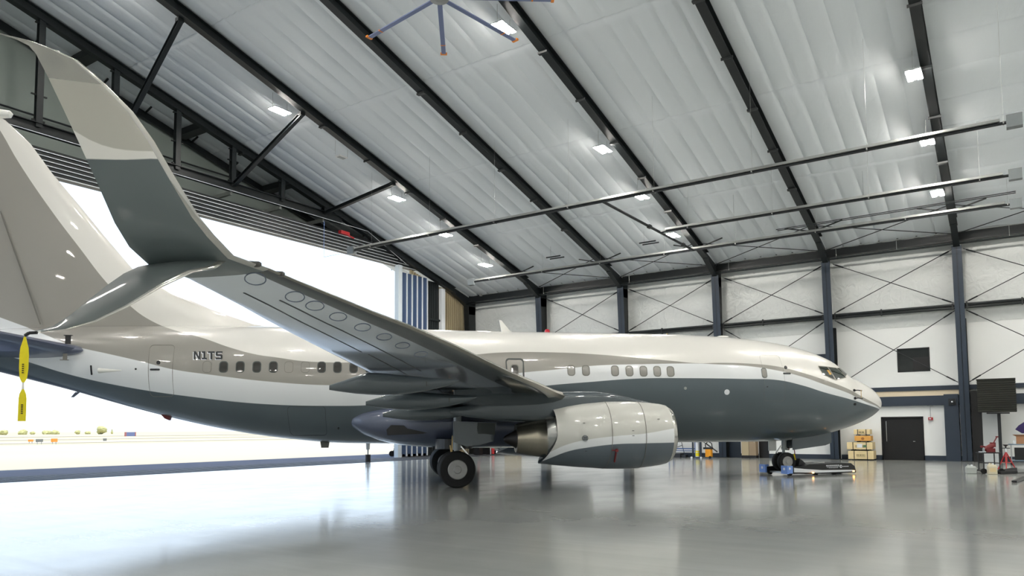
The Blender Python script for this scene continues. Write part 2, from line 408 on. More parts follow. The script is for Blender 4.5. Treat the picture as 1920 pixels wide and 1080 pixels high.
# side wall with openings: lower white liner, upper quilted fabric
def wall_panels(mb, y, holes, x0, x1, z0, z1, t=.2):
    """wall of thickness t behind plane y with rectangular holes (xa, xb, za, zb)"""
    xs = sorted(set([x0, x1] + [h[0] for h in holes] + [h[1] for h in holes]))
    zs = sorted(set([z0, z1] + [h[2] for h in holes] + [h[3] for h in holes]))
    for a, b in zip(xs, xs[1:]):
        for c, d in zip(zs, zs[1:]):
            mx_, mz_ = (a+b)/2, (c+d)/2
            if any(h[0] < mx_ < h[1] and h[2] < mz_ < h[3] for h in holes): continue
            mb.span((a, y, c), (b, y+t, d))
HOLES = [(-6.2, -4.28, 0, 2.27), (-5.3, -3.83, 4.76, 5.96), (-14.75, -13.95, 0, 2.3), (-12.9, -12.3, 0, 2.3), (-10.9, -8.75, 3.93, 5.96)]
wl = MB(); wall_panels(wl, V, HOLES, -34, END_X, 0, 7.15)
struct('wall_far', wl, 'whitewall', 'smooth white lower liner of the long side wall')
wu = MB()
for i in range(0, 7):
    a, b = X_(i), X_(i+1); n = 20
    rows = []
    for q in range(12):
        z = 7.15 + (11.9-7.15)*q/11.0
        rows.append([(a+(b-a)*k/n, V-.02-.16*math.sin(PI*q/11.0)**.5*(.6+.4*math.sin(PI*k/n)**.5) - .02*math.sin(k*1.9+q*.9), z) for k in range(n+1)])
    wu.loft(rows, close=False, caps=False)
wu.span((-34, V+.1, 7.15), (END_X, V+.3, 13))
struct('wall_far_upper', wu, 'wallquilt', 'wrinkled white insulation fabric on the upper side wall', smooth=True)
ww = MB().span((-36.9, NEAR_Y-.3, 0), (END_X+.3, NEAR_Y, 12))
struct('wall_near', ww, 'whitewall')
we = MB().span((END_X, NEAR_Y-.3, 0), (END_X+.3, V+.3, 22))
struct('wall_end', we, 'whitewall')
# rooms behind the openings
rb = MB()
for h in HOLES: rb.span((h[0]-.3, V+1.6, h[2]-.01), (h[1]+.3, V+1.7, h[3]+.3))
struct('wall_rooms', rb, mat('dark_room', (34, 36, 36), .8))
dr = MB().span((-6.2, V+.08, 0), (-4.28, V+.14, 2.25)); d1 = struct('door_1', dr, 'doordark', 'black double door in the side wall', bevel=.01)
fr_ = MB().span((-6.26, V-.03, 0), (-6.18, V+.1, 2.33)).span((-4.3, V-.03, 0), (-4.22, V+.1, 2.33)).span((-6.26, V-.03, 2.25), (-4.22, V+.1, 2.33))
fr_.build('door_frame', 'doordark', d1)
MB().tube((-6.02, V+.05, 1.0), (-6.02, V+.05, 2.1), .02).tube((-4.75, V+.03, 1.0), (-4.65, V+.03, 1.0), .025).build('door_handle', 'galv', d1)
dr = MB().span((-12.9, V+.05, 0), (-12.3, V+.12, 2.3)); struct('door_2', dr, 'doordark', 'black door beyond the nose gear')
dr = MB().span((-14.75, V+.05, 0), (-13.95, V+.12, 2.3)); struct('door_3', dr, 'navy', 'dark navy door beneath the fuselage')
wn = MB().span((-5.3, V+.06, 4.76), (-3.83, V+.08, 5.96)); wn1 = struct('window_1', wn, mat('window_dark_glass', (36, 40, 40), .08), 'dark office window high in the side wall')
wf = MB()
for a, b in (((-5.34, V-.02, 4.72), (-3.79, V+.06, 4.77)), ((-5.34, V-.02, 5.95), (-3.79, V+.06, 6.0)), ((-5.34, V-.02, 4.72), (-5.29, V+.06, 6.0)), ((-3.84, V-.02, 4.72), (-3.79, V+.06, 6.0))): wf.span(a, b)
wf.build('window_frame', 'steel', wn1)
MB().span((-4.6, V+.055, 4.77), (-3.84, V+.06, 5.5)).build('window_blind', 'doordark', wn1)
wn = MB().span((-10.9, V+.06, 3.93), (-8.75, V+.08, 5.96)); struct('window_2', wn, 'navy', 'navy panel behind the cockpit roof')
bb = MB()
for i in range(0, 7):
    segs = [(X_(i)+.25, X_(i+1)-.25)]
    for h in HOLES:
        if h[2] == 0: segs = [q for a, b in segs for q in ((a, min(b, h[0])), (max(a, h[1]), b)) if q[1]-q[0] > .05]
    for a, b in segs: bb.span((a, V-.03, 0), (b, V, .26))
struct('baseboard_far', bb, 'navy', 'navy base trim along the side wall')
# horizontal navy bands of the lower bays
for k, (i0, i1) in enumerate(((4, 5), (5, 6), (6, 7))):
    t1 = MB().span((X_(i0)+.2, V-.12, 3.70), (X_(i1)-.2, V, 3.93)); struct('trim_%d' % (3+2*k), t1, 'navy')
    t2 = MB().span((X_(i0)+.2, V-.22, 2.9), (X_(i1)-.2, V, 3.41)); struct('trim_%d' % (4+2*k), t2, 'navy')
tb = MB().span((X_(4)+.2, V-.06, 3.41), (X_(5)-.2, V, 3.70)); struct('trim_9', tb, mat('warm_band', (222, 206, 178), .5))
pt = MB().span((-3.2, V-.6, 0), (-2.55, V, 3.45)); struct('trim_10', pt, 'navy', 'navy post joined to the steel column')

# gable end with the big opening
JY = 36.7
HZ = 12.78
gw = MB(); rows = []
for Y in [NEAR_Y+k*(V-NEAR_Y)/60.0 for k in range(61)]: rows.append(Y)
gw_v = []
for a, b in zip(rows, rows[1:]):
    gw.add([(-36.5, a, 13.85), (-36.5, b, 13.85), (-36.5, b, max(zceil(b), 13.86)), (-36.5, a, zceil(a)), (-36.7, a, 13.85), (-36.7, b, 13.85), (-36.7, b, max(zceil(b), 13.86)), (-36.7, a, zceil(a))],
           [(0, 1, 2, 3), (4, 7, 6, 5), (0, 4, 5, 1), (2, 6, 7, 3)])
struct('wall_gable', gw, mat('gable_insulation_shaded', (136, 146, 141), .5), 'insulated gable wall above the opening, shade painted in as grey green')  # white insulation coloured grey green, its shade put into the base colour
gc = MB()
ny = 30
for k in range(ny):   # corrugated khaki sheet beside the corner column
    a = JY+1.6+(V-JY-1.6)*k/ny; b = JY+1.6+(V-JY-1.6)*(k+.62)/ny; c = JY+1.6+(V-JY-1.6)*(k+1)/ny
    gc.span((-34.30, a, 0), (-34.2, b, zr(a)-.05)); gc.span((-34.34, b, 0), (-34.3, c, zr(a)-.05))
gc.span((-34.45, JY+.35, 0), (-34.34, V, 12.1))
struct('wall_gable_corner', gc, 'khaki', 'khaki corrugated wall beside the hangar opening')
gd = MB()
for k in range(5): gd.span((-34.18, 39.85+.27*k, 0), (-34.08, 39.85+.27*k+.2, 12.25))
gd.span((-34.2, 39.75, 0), (-34.12, 41.25, 12.3))
for z in (4.6, 6.2, 7.8, 9.5): gd.span((-34.1, 39.75, z), (-33.98, 41.25, z+.14))
struct('trim_11', gd, 'steel', 'dark ribbed panel with horizontal girts beside the opening')
gp = MB().span((-34.1, 41.25, 0), (-33.85, 41.65, 11.9)); struct('trim_12', gp, 'whitetrim', 'white post between dark panel and khaki wall')
jb = MB().span((-34.15, JY, 0), (-33.8, JY+.36, 12.8)); struct('trim_13', jb, mat('jamb_grey', (196, 206, 212), .4), 'white jamb of the hangar opening')
for k in range(5):
    y = JY+.48+.53*k
    lf = MB().span((-34.2, y+.1, .05), (-33.98, y+.46, 12.4)); lf.span((-34.2, y+.46, .05), (-33.9, y+.52, 12.4), 1); lf.span((-34.22, y-.01, .05), (-34.1, y+.1, 12.35), 2)
    lf.span((-34.02, y+.05, .05), (-33.98, y+.4, .2), 1)
    struct('door_%d' % (4+k), lf, ['blue', 'whitetrim', 'steel'], 'blue hangar door leaf with white edge, %s from the opening' % ('first', 'second', 'third', 'fourth', 'fifth')[k])
# header above the opening: stacked door guides
for k in range(6):
    z = HZ + .195*k
    hb = MB().span((-34.45-.0*k, NEAR_Y, z), (-34.02, 38.8, z+.15)); hb.span((-34.02, NEAR_Y, z), (-33.98, 38.8, z+.028), 1)
    struct('trim_%d' % (14+k), hb, ['steel', 'whitetrim'])
sof = MB().span((-36.7, NEAR_Y, 13.75), (-34.1, 38.8, 13.85)); struct('trim_20', sof, 'steel')

# ------------------------------------------------------------------ steel frames
def rafter_obj(i, x, ordn):
    mb = MB()
    for (ya, yb) in ((RIDGE_Y, 42.6), (2*RIDGE_Y-42.6, RIDGE_Y)):
        za, zb = zr(ya), zr(yb)
        for off, wd, ht in ((.0, .34, .03), (.40, .34, .03)):
            mb.add([(x-wd/2, ya, za+off), (x+wd/2, ya, za+off), (x+wd/2, yb, zb+off), (x-wd/2, yb, zb+off),
                    (x-wd/2, ya, za+off+ht), (x+wd/2, ya, za+off+ht), (x+wd/2, yb, zb+off+ht), (x-wd/2, yb, zb+off+ht)],
                   [(0, 1, 2, 3), (4, 7, 6, 5), (0, 4, 5, 1), (1, 5, 6, 2), (2, 6, 7, 3), (3, 7, 4, 0)])
        mb.add([(x-.02, ya, za+.02), (x+.02, ya, za+.02), (x+.02, yb, zb+.02), (x-.02, yb, zb+.02),
                (x-.02, ya, za+.41), (x+.02, ya, za+.41), (x+.02, yb, zb+.41), (x-.02, yb, zb+.41)],
               [(0, 1, 2, 3), (4, 7, 6, 5), (0, 4, 5, 1), (1, 5, 6, 2), (2, 6, 7, 3), (3, 7, 4, 0)])
    # haunch at the knee
    mb.prism([(42.6, zr(42.6)), (44.0, 11.15), (44.05, 10.4), (V-.02, 10.4), (V-.02, zceil(V)-.1), (42.6, zr(42.6)+.4)], 'x', x-.02, x+.02)
    mb.beam((x, 42.4, zr(42.4)-.02), (x, 44.02, 10.95), .30, .04)
    for y in (36.9, 30.6, 24.4): mb.box((x, y, zr(y)-.03), (.42, .16, .08))
    for y in (33.6, 27.4): mb.box((x+.0, y, zr(y)-.02), (.46, .05, .1))
    return tag(mb.build('roof_rafter', 'steel'), 'dark steel roof rafter, %s from the hangar opening' % ordn, 'rafter', 'roof rafters')
ORD = ['first', 'second', 'third', 'fourth', 'fifth', 'sixth', 'seventh']
for i in range(0, 7): rafter_obj(i, X_(i), ORD[i])
def column_obj(i, ordn):
    x = X_(i); mb = MB()
    zt = 11.0; yt, yb = V-1.26, V-.62
    mb.add([(x-.22, yb, 0), (x+.22, yb, 0), (x+.22, yt, zt), (x-.22, yt, zt), (x-.22, yb+.04, 0), (x+.22, yb+.04, 0), (x+.22, yt+.04, zt), (x-.22, yt+.04, zt)],
           [(0, 1, 2, 3), (4, 7, 6, 5), (0, 4, 5, 1), (1, 5, 6, 2), (2, 6, 7, 3), (3, 7, 4, 0)])
    mb.add([(x-.02, yb, 0), (x-.02, V-.02, 0), (x-.02, V-.02, zt), (x-.02, yt, zt), (x+.02, yb, 0), (x+.02, V-.02, 0), (x+.02, V-.02, zt), (x+.02, yt, zt)],
           [(0, 1, 2, 3), (4, 7, 6, 5), (0, 4, 5, 1), (1, 5, 6, 2), (2, 6, 7, 3), (3, 7, 4, 0)], 1)  # web and back flange blackened, shade put into their colour
    mb.span((x-.22, V-.06, 0), (x+.22, V-.02, zt), 1)
    mb.span((x-.3, yb-.08, 0), (x+.3, V-.02, .03), 1)
    c = tag(mb.build('steel_column', ['navy' if i else 'steel', 'steel']), 'tapered navy steel column on the side wall, %s from the hangar opening' % ordn, 'column', 'wall columns')
    return c
for i in range(0, 7): column_obj(i, ORD[i])
# eave strut beam and conduits, mid-height strut
for i in range(0, 7):
    a, b = X_(i)+.02, X_(i+1)-.02
    mb = MB().ibeam((a, 44.35, 11.55), (b, 44.35, 11.55), .3, .55, .03, .03)
    mb.tube((a, 44.1, 11.12), (b, 44.1, 11.12), .055)
    tag(mb.build('eave_beam', 'steel'), 'dark eave beam between wall columns in the %s bay from the opening' % ORD[i], 'beam', 'eave beams')
    mb = MB().tube((a, V-.75, 8.02), (b, V-.75, 8.02), .075); mb.tube((a, V-.75, 7.86), (b, V-.75, 7.86), .06)
    mb.span((a, V-.3, 7.9), (b, V-.2, 8.05))
    mb.box(((a+b)/2-.5, V-.75, 7.95), (.06, .2, .36)); mb.box((a+.3, V-.75, 7.95), (.08, .22, .3)); mb.box((b-.3, V-.75, 7.95), (.08, .22, .3))
    tag(mb.build('wall_strut', 'steel'), 'double horizontal pipe strut at mid height in the %s bay from the opening' % ORD[i], 'strut', 'mid wall struts')
# X rod bracing, upper and lower
for i in range(0, 7):
    a, b = X_(i)+.25, X_(i+1)-.25
    for nm, z0, z1, skip in (('upper', 8.15, 10.95, (0,)), ('lower', 4.05, 7.75, (0,))):
        if i in skip: continue
        if nm == 'lower' and i < 1: continue
        for k, (p, q) in enumerate((((a, V-.6, z0), (b, V-.6, z1)), ((a, V-.56, z1), (b, V-.56, z0)))):
            mb = MB().tube(p, q, .022, 6)
            P, Q = Vector(p), Vector(q); d = (Q-P).normalized()
            mb.tube(P+d*.15, P+d*.6, .04, 6); mb.tube(Q-d*.15, Q-d*.6, .04, 6)
            tag(mb.build('brace_rod', 'rod'), 'thin black %s brace rod %s toward the nose side, %s bay from the opening' % (nm, ('rising', 'falling')[k], ORD[i]), 'brace rod', 'wall brace rods')
# lower rod seen beneath the fuselage
mb = MB().tube((-19.0, V-.6, 3.0), (-15.2, V-.6, .35), .022, 6); mb.tube((-15.9, V-.6, .85), (-15.2, V-.6, .35), .04, 6)
tag(mb.build('brace_rod', 'rod'), 'black brace rod ending near the floor under the fuselage', 'brace rod', 'wall brace rods')
# roof plane bracing near the eave
for i in range(1, 6):
    a, b = X_(i)+.15, X_(i+1)-.15
    for k, (p, q) in enumerate((((a, 43.6, zr(43.6)+.1), (b, 40.8, zr(40.8)+.1)), ((a, 40.8, zr(40.8)+.1), (b, 43.6, zr(43.6)+.1)))):
        mb = MB().tube(p, q, .022, 6)
        tag(mb.build('roof_brace_rod', 'rod'), 'thin black diagonal roof rod %s toward the wall, %s bay from the opening' % (('starting', 'ending')[k], ORD[i]), 'brace rod', 'roof brace rods')
    for x_, dx_, wh in ((a, 1.3, 'opening'), (b, -1.3, 'nose')):
        mb = MB().beam((x_, 41.2, zr(41.2)+.05), (x_+dx_, 41.2, zceil(41.2)-.12), .06, .06)
        tag(mb.build('flange_brace', 'steel'), 'short dark flange brace on the %s side of the %s bay, near the eave' % (wh, ORD[i]), 'brace', 'flange braces')
# white conduit above the eave beam
mb = MB().tube((-32.4, 44.0, 11.66), (9, 44.0, 11.7), .02, 6)
for x in (-27, -20.5, -14, -8, -5, 0): mb.tube((x, 44.0, 11.68), (x, 44.0, 11.15), .012, 5)
mb.box((-32.4, 44, 11.66), (.16, .16, .16))
tag(mb.build('conduit_pipe', 'galv'), 'thin pale conduit running above the eave beam', 'pipe')

# gable truss
tp = MB()
tz = 14.42
tk = thing('gable_truss', 'black steel truss over the hangar opening with posts on a bottom chord', 'truss', (U0, 20, 14.4))
def tadd(name, mb, m_='steel'):
    o = mb.build(name, m_); o.parent = tk; o.matrix_parent_inverse = Matrix.Translation(tk.location).inverted(); return o
tadd('bottom_chord', MB().ibeam((U0, NEAR_Y+6, tz+.18), (U0, 31.6, tz+.18), .36, .42, .03, .03))
tadd('white_cable', MB().tube((U0+.2, NEAR_Y+6, tz-.08), (U0+.2, 33.6, tz-.08), .016, 6).tube((U0+.2, 33.6, tz-.08), (-33.75, 37.4, 12.95), .014, 6), 'whitetrim')
for y in (2.0, 5.1, 8.2, 11.3, 14.42, 17.62, 20.72, 23.88, 27.08, 30.22):
    pm = MB().ibeam((U0, y, tz+.2), (U0, y, zr(y)+.1), .26, .24, .02, .02)
    pm.box((U0, y, zr(y)-.1), (.1, .5, .06)); pm.box((U0, y, tz+.5), (.1, .5, .06)); (pm.box((U0, y, tz+1.6), (.08, .62, .05)) if y < 25 else None)
    tadd('truss_post', pm)
for y in (17.6, 23.9, 30.2):
    z1 = zr(y-.65)-.05
    o = MB().ibeam((U0+.1, y, tz+.3), (X_(1)-.12, y-.65, z1), .2, .2, .02, .02).box((X_(1)-.2, y-.65, z1), (.22, .26, .16))
    tag(o.build('strut_beam', 'steel'), 'diagonal strut from truss bottom chord up to the second rafter, %s from the side wall' % {17.6: 'third', 23.9: 'second', 30.2: 'first'}[y], 'strut', 'truss struts')
# outer rafter, outriggers, sag rod
mb = MB()
mb.beam((-36.25, RIDGE_Y, zr(RIDGE_Y)+.22), (-36.25, 34.8, zr(34.8)+.22), .14, .34)
for y in (12.4, 15.2, 18.2, 20.4, 23.0, 25.5, 28.0): mb.beam((-36.2, y, zr(y)+.3), (-35.6, y, zceil(y)-.02), .07, .07)
tag(mb.build('outer_rafter', 'steel'), 'thinner dark rafter against the gable wall behind the truss', 'rafter')
for k, y in enumerate((16.7, 22.3, 27.8, 11.2)):
    mb = MB().beam((U0-.1, y, zr(y)+.25), (-36.2, y, zr(y)+.25), .55, .35)
    tag(mb.build('outrigger_beam', 'steel'), 'stout dark outrigger between truss rafter and gable rafter, %s from the side wall' % ('third', 'second', 'first', 'fourth')[k], 'beam', 'outriggers')
for k, y in enumerate((23.88, 27.08, 30.22, 20.72, 17.62)):
    mb = MB().beam((U0-.1, y, tz-.1), (-36.4, y, tz-.1), .12, .2)
    tag(mb.build('chord_outrigger', 'galv'), 'grey outrigger under the truss chord, %s from the side wall' % ('third', 'second', 'first', 'fourth', 'fifth')[k], 'beam', 'chord outriggers')
tag(MB().tube((-36.25, -5, 16.08), (-36.25, 26.5, 16.08), .045, 6).build('tie_rod', 'rod'), 'thin horizontal tie rod against the gable wall', 'rod')
# chain hoist gear at the truss end
mb = MB().box((U0+.3, 31.5, 13.75), (.25, .7, .2)).tube((U0+.3, 31.3, 13.75), (U0+.3, 32.3, 13.6), .05)
tag(mb.build('cable_pulley', 'red'), 'small red pulley unit hanging by the truss end', 'pulley')

# ------------------------------------------------------------------ heater tubes
HT = 11.72
def heater(name_label, y, x0, x1, box_ends):
    t = thing('tube_heater', name_label, 'heater', ((x0+x1)/2, y, HT), 0, 'radiant tube heaters')
    def A(nm, mb, m_):
        o = mb.build(nm, m_); o.parent = t; o.matrix_parent_inverse = Matrix.Translation(t.location).inverted(); return o
    A('heater_tube', MB().tube((x0, y, HT), (x1, y, HT), .055, 10), 'rod')
    r = MB()
    for s_ in (-1, 1):
        r.add([(x0+.3, y, HT+.17), (x1-.3, y, HT+.17), (x1-.3, y+s_*.12, HT+.04), (x0+.3, y+s_*.12, HT+.04), (x0+.3, y, HT+.18), (x1-.3, y, HT+.18), (x1-.3, y+s_*.13, HT+.05), (x0+.3, y+s_*.13, HT+.05)],
              [(0, 1, 2, 3), (4, 7, 6, 5), (2, 6, 7, 3), (0, 4, 5, 1)])
    A('reflector', r, 'galv')
    for k, x in enumerate(box_ends): A('burner_box', MB().box((x, y, HT), (.45, .3, .42)), 'burner')
    x = x0+1.5
    while x < x1:
        A('hanger', MB().tube((x, y, HT+.1), (x, y, zceil(y)-.02), .004, 5).box((x, y, HT), (.04, .3, .06)), 'galv'); x += 4.1
    return t
heater('long radiant heater tube nearest the camera side', 29.0, -30.2, .2, (-30.2, .3))
heater('long radiant heater tube close to the side wall', 40.0, -30.2, .2, (-30.2, .3))
heater('shorter radiant heater tube between the two long ones', 35.3, -14.7, .2, (.3,))
tag(MB().tube((-14.7, 29.0, HT), (-14.7, 40.0, HT), .065, 8).box((-14.7, 34, HT), (.16, .3, .16)).box((-14.7, 38.5, HT), (.16, .3, .16)).build('heater_exhaust_pipe', 'rod'), 'black pipe joining the heater tubes crosswise', 'pipe')
for k, (x, y) in enumerate(((-17.0, 39.2), (-23.2, 39.2), (-11.2, 37.2), (-5.2, 37.2))):
    mb = MB().tube((x-.5, y-.2, HT+.6), (x+.5, y-.2, HT+.6), .04, 6).tube((x-.5, y+.25, HT+.6), (x+.5, y+.25, HT+.6), .04, 6).tube((x-.3, y, HT+.6), (x-.3, y, zceil(y)-.1), .004, 5)
    tag(mb.build('unlit_strip_lamp', 'rod'), 'small dark strip fitting under the eave slope, %s' % ('third from the opening side', 'nearest the opening', 'second from the end wall', 'nearest the end wall')[k], 'fitting', 'dark strip fittings')
mb = MB().tube((-9.5, 37.4, 11.5), (.3, 37.4, 11.6), .02, 6).tube((-9.5, 37.65, 11.5), (.3, 37.65, 11.6), .02, 6)
tag(mb.build('cable_pair', 'rod'), 'pair of thin dark cables under the middle heater tube', 'cable')
# white hook cord hanging in the opening
mb = MB().path([(-31, 27.7, 13.2), (-31, 27.7, 11.22), (-31, 28.86, 11.62)], .012, 5)
tag(mb.build('hanging_cord', 'bluelabel'), 'thin blue cord hanging in the opening below the header', 'cord')

# ------------------------------------------------------------------ high bay lamps
def lamp(x, y, label, lit=True, off=False):
    t = thing('high_bay_lamp', label, 'lamp', (x, y, zceil(y)-.78), 0, 'high bay lamps')
    if off:
        MB().box((0, 0, .03), (.36, .52, .06)).build('housing', 'lampoff', t)
        MB().box((0, 0, -.01), (.2, .4, .02)).build('diffuser', 'greyal', t)
    else:
        MB().box((0, 0, .06), (.52, .98, .05)).box((0, 0, .1), (.12, .3, .1)).build('housing', 'greyal', t)
        for s_ in (-1, 1): MB().box((s_*.16, 0, .02), (.17, .9, .03)).build('light_bar', 'lamp', t)
    sl_ = .11 if y > RIDGE_Y+.5 else (-.11 if y < RIDGE_Y-.5 else 0)
    for q_ in (-1, 1): MB().tube((0, q_*.42, .06), (0, q_*.42, .67-q_*sl_-(.11 if not sl_ else 0)), .007, 5).build('chain', 'galv', t)
    return t
rows_ = (('nearest the hangar opening', -28.3), ('on the middle row', -15.45), ('on the row by the end wall', -2.65), ('on the added last row', 8.5))  # the last row is out of view, added to light the room
for rn, x in rows_:
    for yn, y in (('first from the side wall', 38.95), ('second from the side wall', 34.78), ('third from the side wall', 30.55), ('fifth from the side wall', 22.5)):
        lamp(x, y, 'twin bar lamp %s, %s' % (rn, yn))
lamp(-28.3, 26.4, 'small unlit white ceiling lamp near the opening', off=True)
for rn, x in rows_:  # lamps out of view, added to carry the grid on and light the room
    for k, y in enumerate((14.4, 8.5, 1.6, -6.5, -14.6, -22.5)):
        lamp(x, y, 'unseen twin bar lamp %s, %s behind the roof ridge' % (rn, ORD[k]))

# ------------------------------------------------------------------ ceiling fan
fan = thing('ceiling_fan', 'large ceiling fan with eight blue grey blades and orange tips', 'fan', (-14.74, 17.85, 15.55))
MB().lathe((0, 0, -.1), (0, 0, 1), [(0, .12), (.02, .3), (.2, .32), (.26, .1)], 20).tube((0, 0, .15), (0, 0, 2.95), .05).build('hub', 'galv', fan)
for k in range(8):
    a = math.radians(37.0 + 45*k); c, s_ = math.cos(a), math.sin(a)
    p = MB().beam((c*.3, s_*.3, 0), (c*3.6, s_*3.6, 0), .16, .035); bl = p.build('fan_blade', 'fan', fan)
    MB().beam((c*3.58, s_*3.58, .01), (c*3.68, s_*3.68, .01), .24, .06).beam((c*2.95, s_*2.95, 0), (c*3.0, s_*3.0, 0), .17, .045).build('blade_tip', 'orange', bl)

# ------------------------------------------------------------------ outside
fg = MB()
fg.add([(-120, -1500, -.01), (-120, 2600, -.01), (-4000, 2600, 6), (-4000, -1500, 6), (-120, -1500, -1), (-120, 2600, -1), (-4000, 2600, -1), (-4000, -1500, -1)],
       [(0, 1, 2, 3), (4, 7, 6, 5), (0, 4, 5, 1), (2, 6, 7, 3), (0, 3, 7, 4), (1, 5, 6, 2)])
struct('floor_field', fg, 'grass', 'pale dry airfield grass beyond the apron')
for k, (x0, x1) in enumerate(((-150, -132), (-205, -185), (-330, -280))):
    tw = MB().span((x0, -600, 0), (x1, 1200, .06+.02*k+ (0.0016*(-x0-120)))); struct('floor_taxiway_%s' % ('near', 'middle', 'far')[k], tw, 'asphalt')
def yard(name, label, cat, x, y, dims, m_, z=0.0, rz=0.0, group=None):
    t = thing(name, label, cat, (x, y, z), rz, group)
    return t
def sign(label, x, y, w_, h_, m_, rz):
    t = thing('taxiway_sign', label, 'sign', (x, y, 0.1), rz, 'taxiway signs')
    w_ *= .75; h_ *= .7
    MB().box((0, 0, .25+h_/2), (.25, w_, h_)).build('sign_panel', m_, t)
    for s_ in (-1, 1): MB().tube((0, s_*w_*.35, -.1), (0, s_*w_*.35, .3), .05, 6).build('post', 'galv', t)
sign('small orange taxiway sign, nearest the frame edge', -134.9, 58.3, 1.2, .5, 'orange', .5)
sign('dark grey taxiway sign between two orange ones', -126.7, 56.0, 1.7, .65, 'seam', .5)
sign('larger orange taxiway sign with bright yellow face', -123.7, 56.8, 1.5, .75, 'orange', .5)
t = thing('airfield_billboard', 'blue airfield board with dark red ends on the far grass', 'sign', (-212.7, 118.2, .2), .5)
MB().box((0, 0, 1.0), (.3, 5.0, 1.2)).build('board', mat('board_blue', (96, 104, 140), .6), t)
for s_ in (-1, 1): MB().box((.02, s_*2.3, 1.0), (.34, .5, 1.24)).build('board_end', mat('board_red', (160, 96, 92), .6), t)
t = thing('marker_box', 'tiny dark marker box on the airfield', 'marker', (-155.8, 81.3, .05)); MB().box((0, 0, .25), (.5, .5, .5)).build('box', 'seam', t)
rng = random.Random(3)
def tree(x, y, h, wd, label, dark=False):
    z0 = .0016*(-x-120)
    t = thing('tree', label, 'tree', (x, y, z0), 0, 'distant trees')
    MB().tube((0, 0, -.2), (0, 0, h*.5), wd*.05, 6).build('trunk', 'seam', t)
    bm = bmesh.new()
    for k in range(9):
        r = wd*(.22+.14*rng.random()); a = rng.random()*6.28; d = wd*.3*rng.random()
        if dark: r = wd*.35*(1-k/10.0)+.2; d = 0
        zz = h*(.25+.7*k/9.0) if dark else h*(.35+.45*rng.random())
        mx = Matrix.Translation((d*math.cos(a), d*math.sin(a), zz)) @ Matrix.Scale(r, 4)
        bmesh.ops.create_icosphere(bm, subdivisions=2, radius=1, matrix=mx)
    for v_ in bm.verts: v_.co += Vector((rng.uniform(-1, 1), rng.uniform(-1, 1), rng.uniform(-1, 1)))*wd*.05
    me = bpy.data.meshes.new('crown'); bm.to_mesh(me); bm.free(); me.materials.append(M['tree'])
    o = bpy.data.objects.new('crown', me); COL.objects.link(o); o.parent = t
def px_dir(px, dist):
    d = fw*F_PX + r2*(px-960.0); d.z = 0; d.normalize(); return d.x*dist, d.y*dist
for px, dist, h, wd, lb, dk in ((193, 560, 6.2, 9, 'largest round tree on the airfield skyline', False), (213, 560, 4.6, 2.2, 'slim dark conifer beside the largest round tree', True), (12, 560, 3.2, 6, 'low yellowish tree at the skyline, closest to the streamer side', False),
                               (47, 600, 2.4, 9, 'wide low bush on the skyline below the streamer', False), (110, 600, 2.6, 8, 'low bush midway along the skyline', False), (148, 580, 3.2, 5, 'small round tree next to the largest one', False), (168, 600, 2.4, 5, 'bush just before the largest tree', False), (92, 620, 2.4, 7, 'flat scrub patch along the skyline', False), (65, 620, 2.0, 5, 'smallest scrub on the skyline', False)):
    x, y = px_dir(px, dist); tree(x, y, h*.75, wd*.72, lb, dk)
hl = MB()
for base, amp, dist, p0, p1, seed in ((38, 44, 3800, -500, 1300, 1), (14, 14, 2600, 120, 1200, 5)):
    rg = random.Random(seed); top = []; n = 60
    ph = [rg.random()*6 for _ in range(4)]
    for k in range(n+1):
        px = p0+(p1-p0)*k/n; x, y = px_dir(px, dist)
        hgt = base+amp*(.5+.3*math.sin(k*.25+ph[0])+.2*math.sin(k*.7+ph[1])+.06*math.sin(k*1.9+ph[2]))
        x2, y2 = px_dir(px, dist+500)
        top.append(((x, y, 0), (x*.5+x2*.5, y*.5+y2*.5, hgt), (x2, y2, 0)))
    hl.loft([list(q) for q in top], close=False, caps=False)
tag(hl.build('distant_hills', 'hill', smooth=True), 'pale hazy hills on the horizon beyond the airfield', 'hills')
# small aircraft tug outside by the jamb
t = thing('ground_cart', 'dark ground cart with a small front wheel outside the door jamb', 'cart', (-36.0, 38.4, -.02), -.6)
for x, y in ((0, 0), (0, .0)):
    pass
MB().box((.2, .65, .42), (.6, .9, .34)).box((.2, .5, .66), (.4, .4, .2)).build('body', 'navy', t)
MB().lathe((.0, .05, .2), (1, 0, 0), [(-.05, .12), (-.05, .2), (.05, .2), (.05, .12)], 16).build('wheel', 'black', t)
MB().lathe((.4, 1.0, .2), (1, 0, 0), [(-.05, .12), (-.05, .2), (.05, .2), (.05, .12)], 16).build('wheel', 'black', t)
MB().tube((0, .05, .2), (.1, .3, .7), .025).tube((-.1, .2, .72), (.2, .3, .72), .02).build('handle', 'steel', t)
# barrier post
t = thing('door_stop_post', 'white slanted stop post on a black boot at the far edge of the opening', 'post', (-30.85, 31.0, 0), .72)
MB().tube((0, -.05, 0), (0, -.05, .42), .15, 12).box((.0, .35, .06), (.2, .7, .12)).build('boot', 'blackpl', t)
MB().add([(-.03, -.05, .4), (-.03, .1, .4), (-.03, .75, 1.45), (-.03, .2, 1.45), (.03, -.05, .4), (.03, .1, .4), (.03, .75, 1.45), (.03, .2, 1.45)], [(0, 1, 2, 3), (4, 7, 6, 5), (0, 4, 5, 1), (1, 5, 6, 2), (2, 6, 7, 3), (3, 7, 4, 0)]).build('arm', 'white', t)
MB().tube((0, -.06, .7), (0, -.06, 1.1), .1, 10, r1=.12).tube((0, -.06, .4), (0, -.06, .7), .04, 8).build('canister', 'greyal', t)
from mathutils.geometry import tessellate_polygon
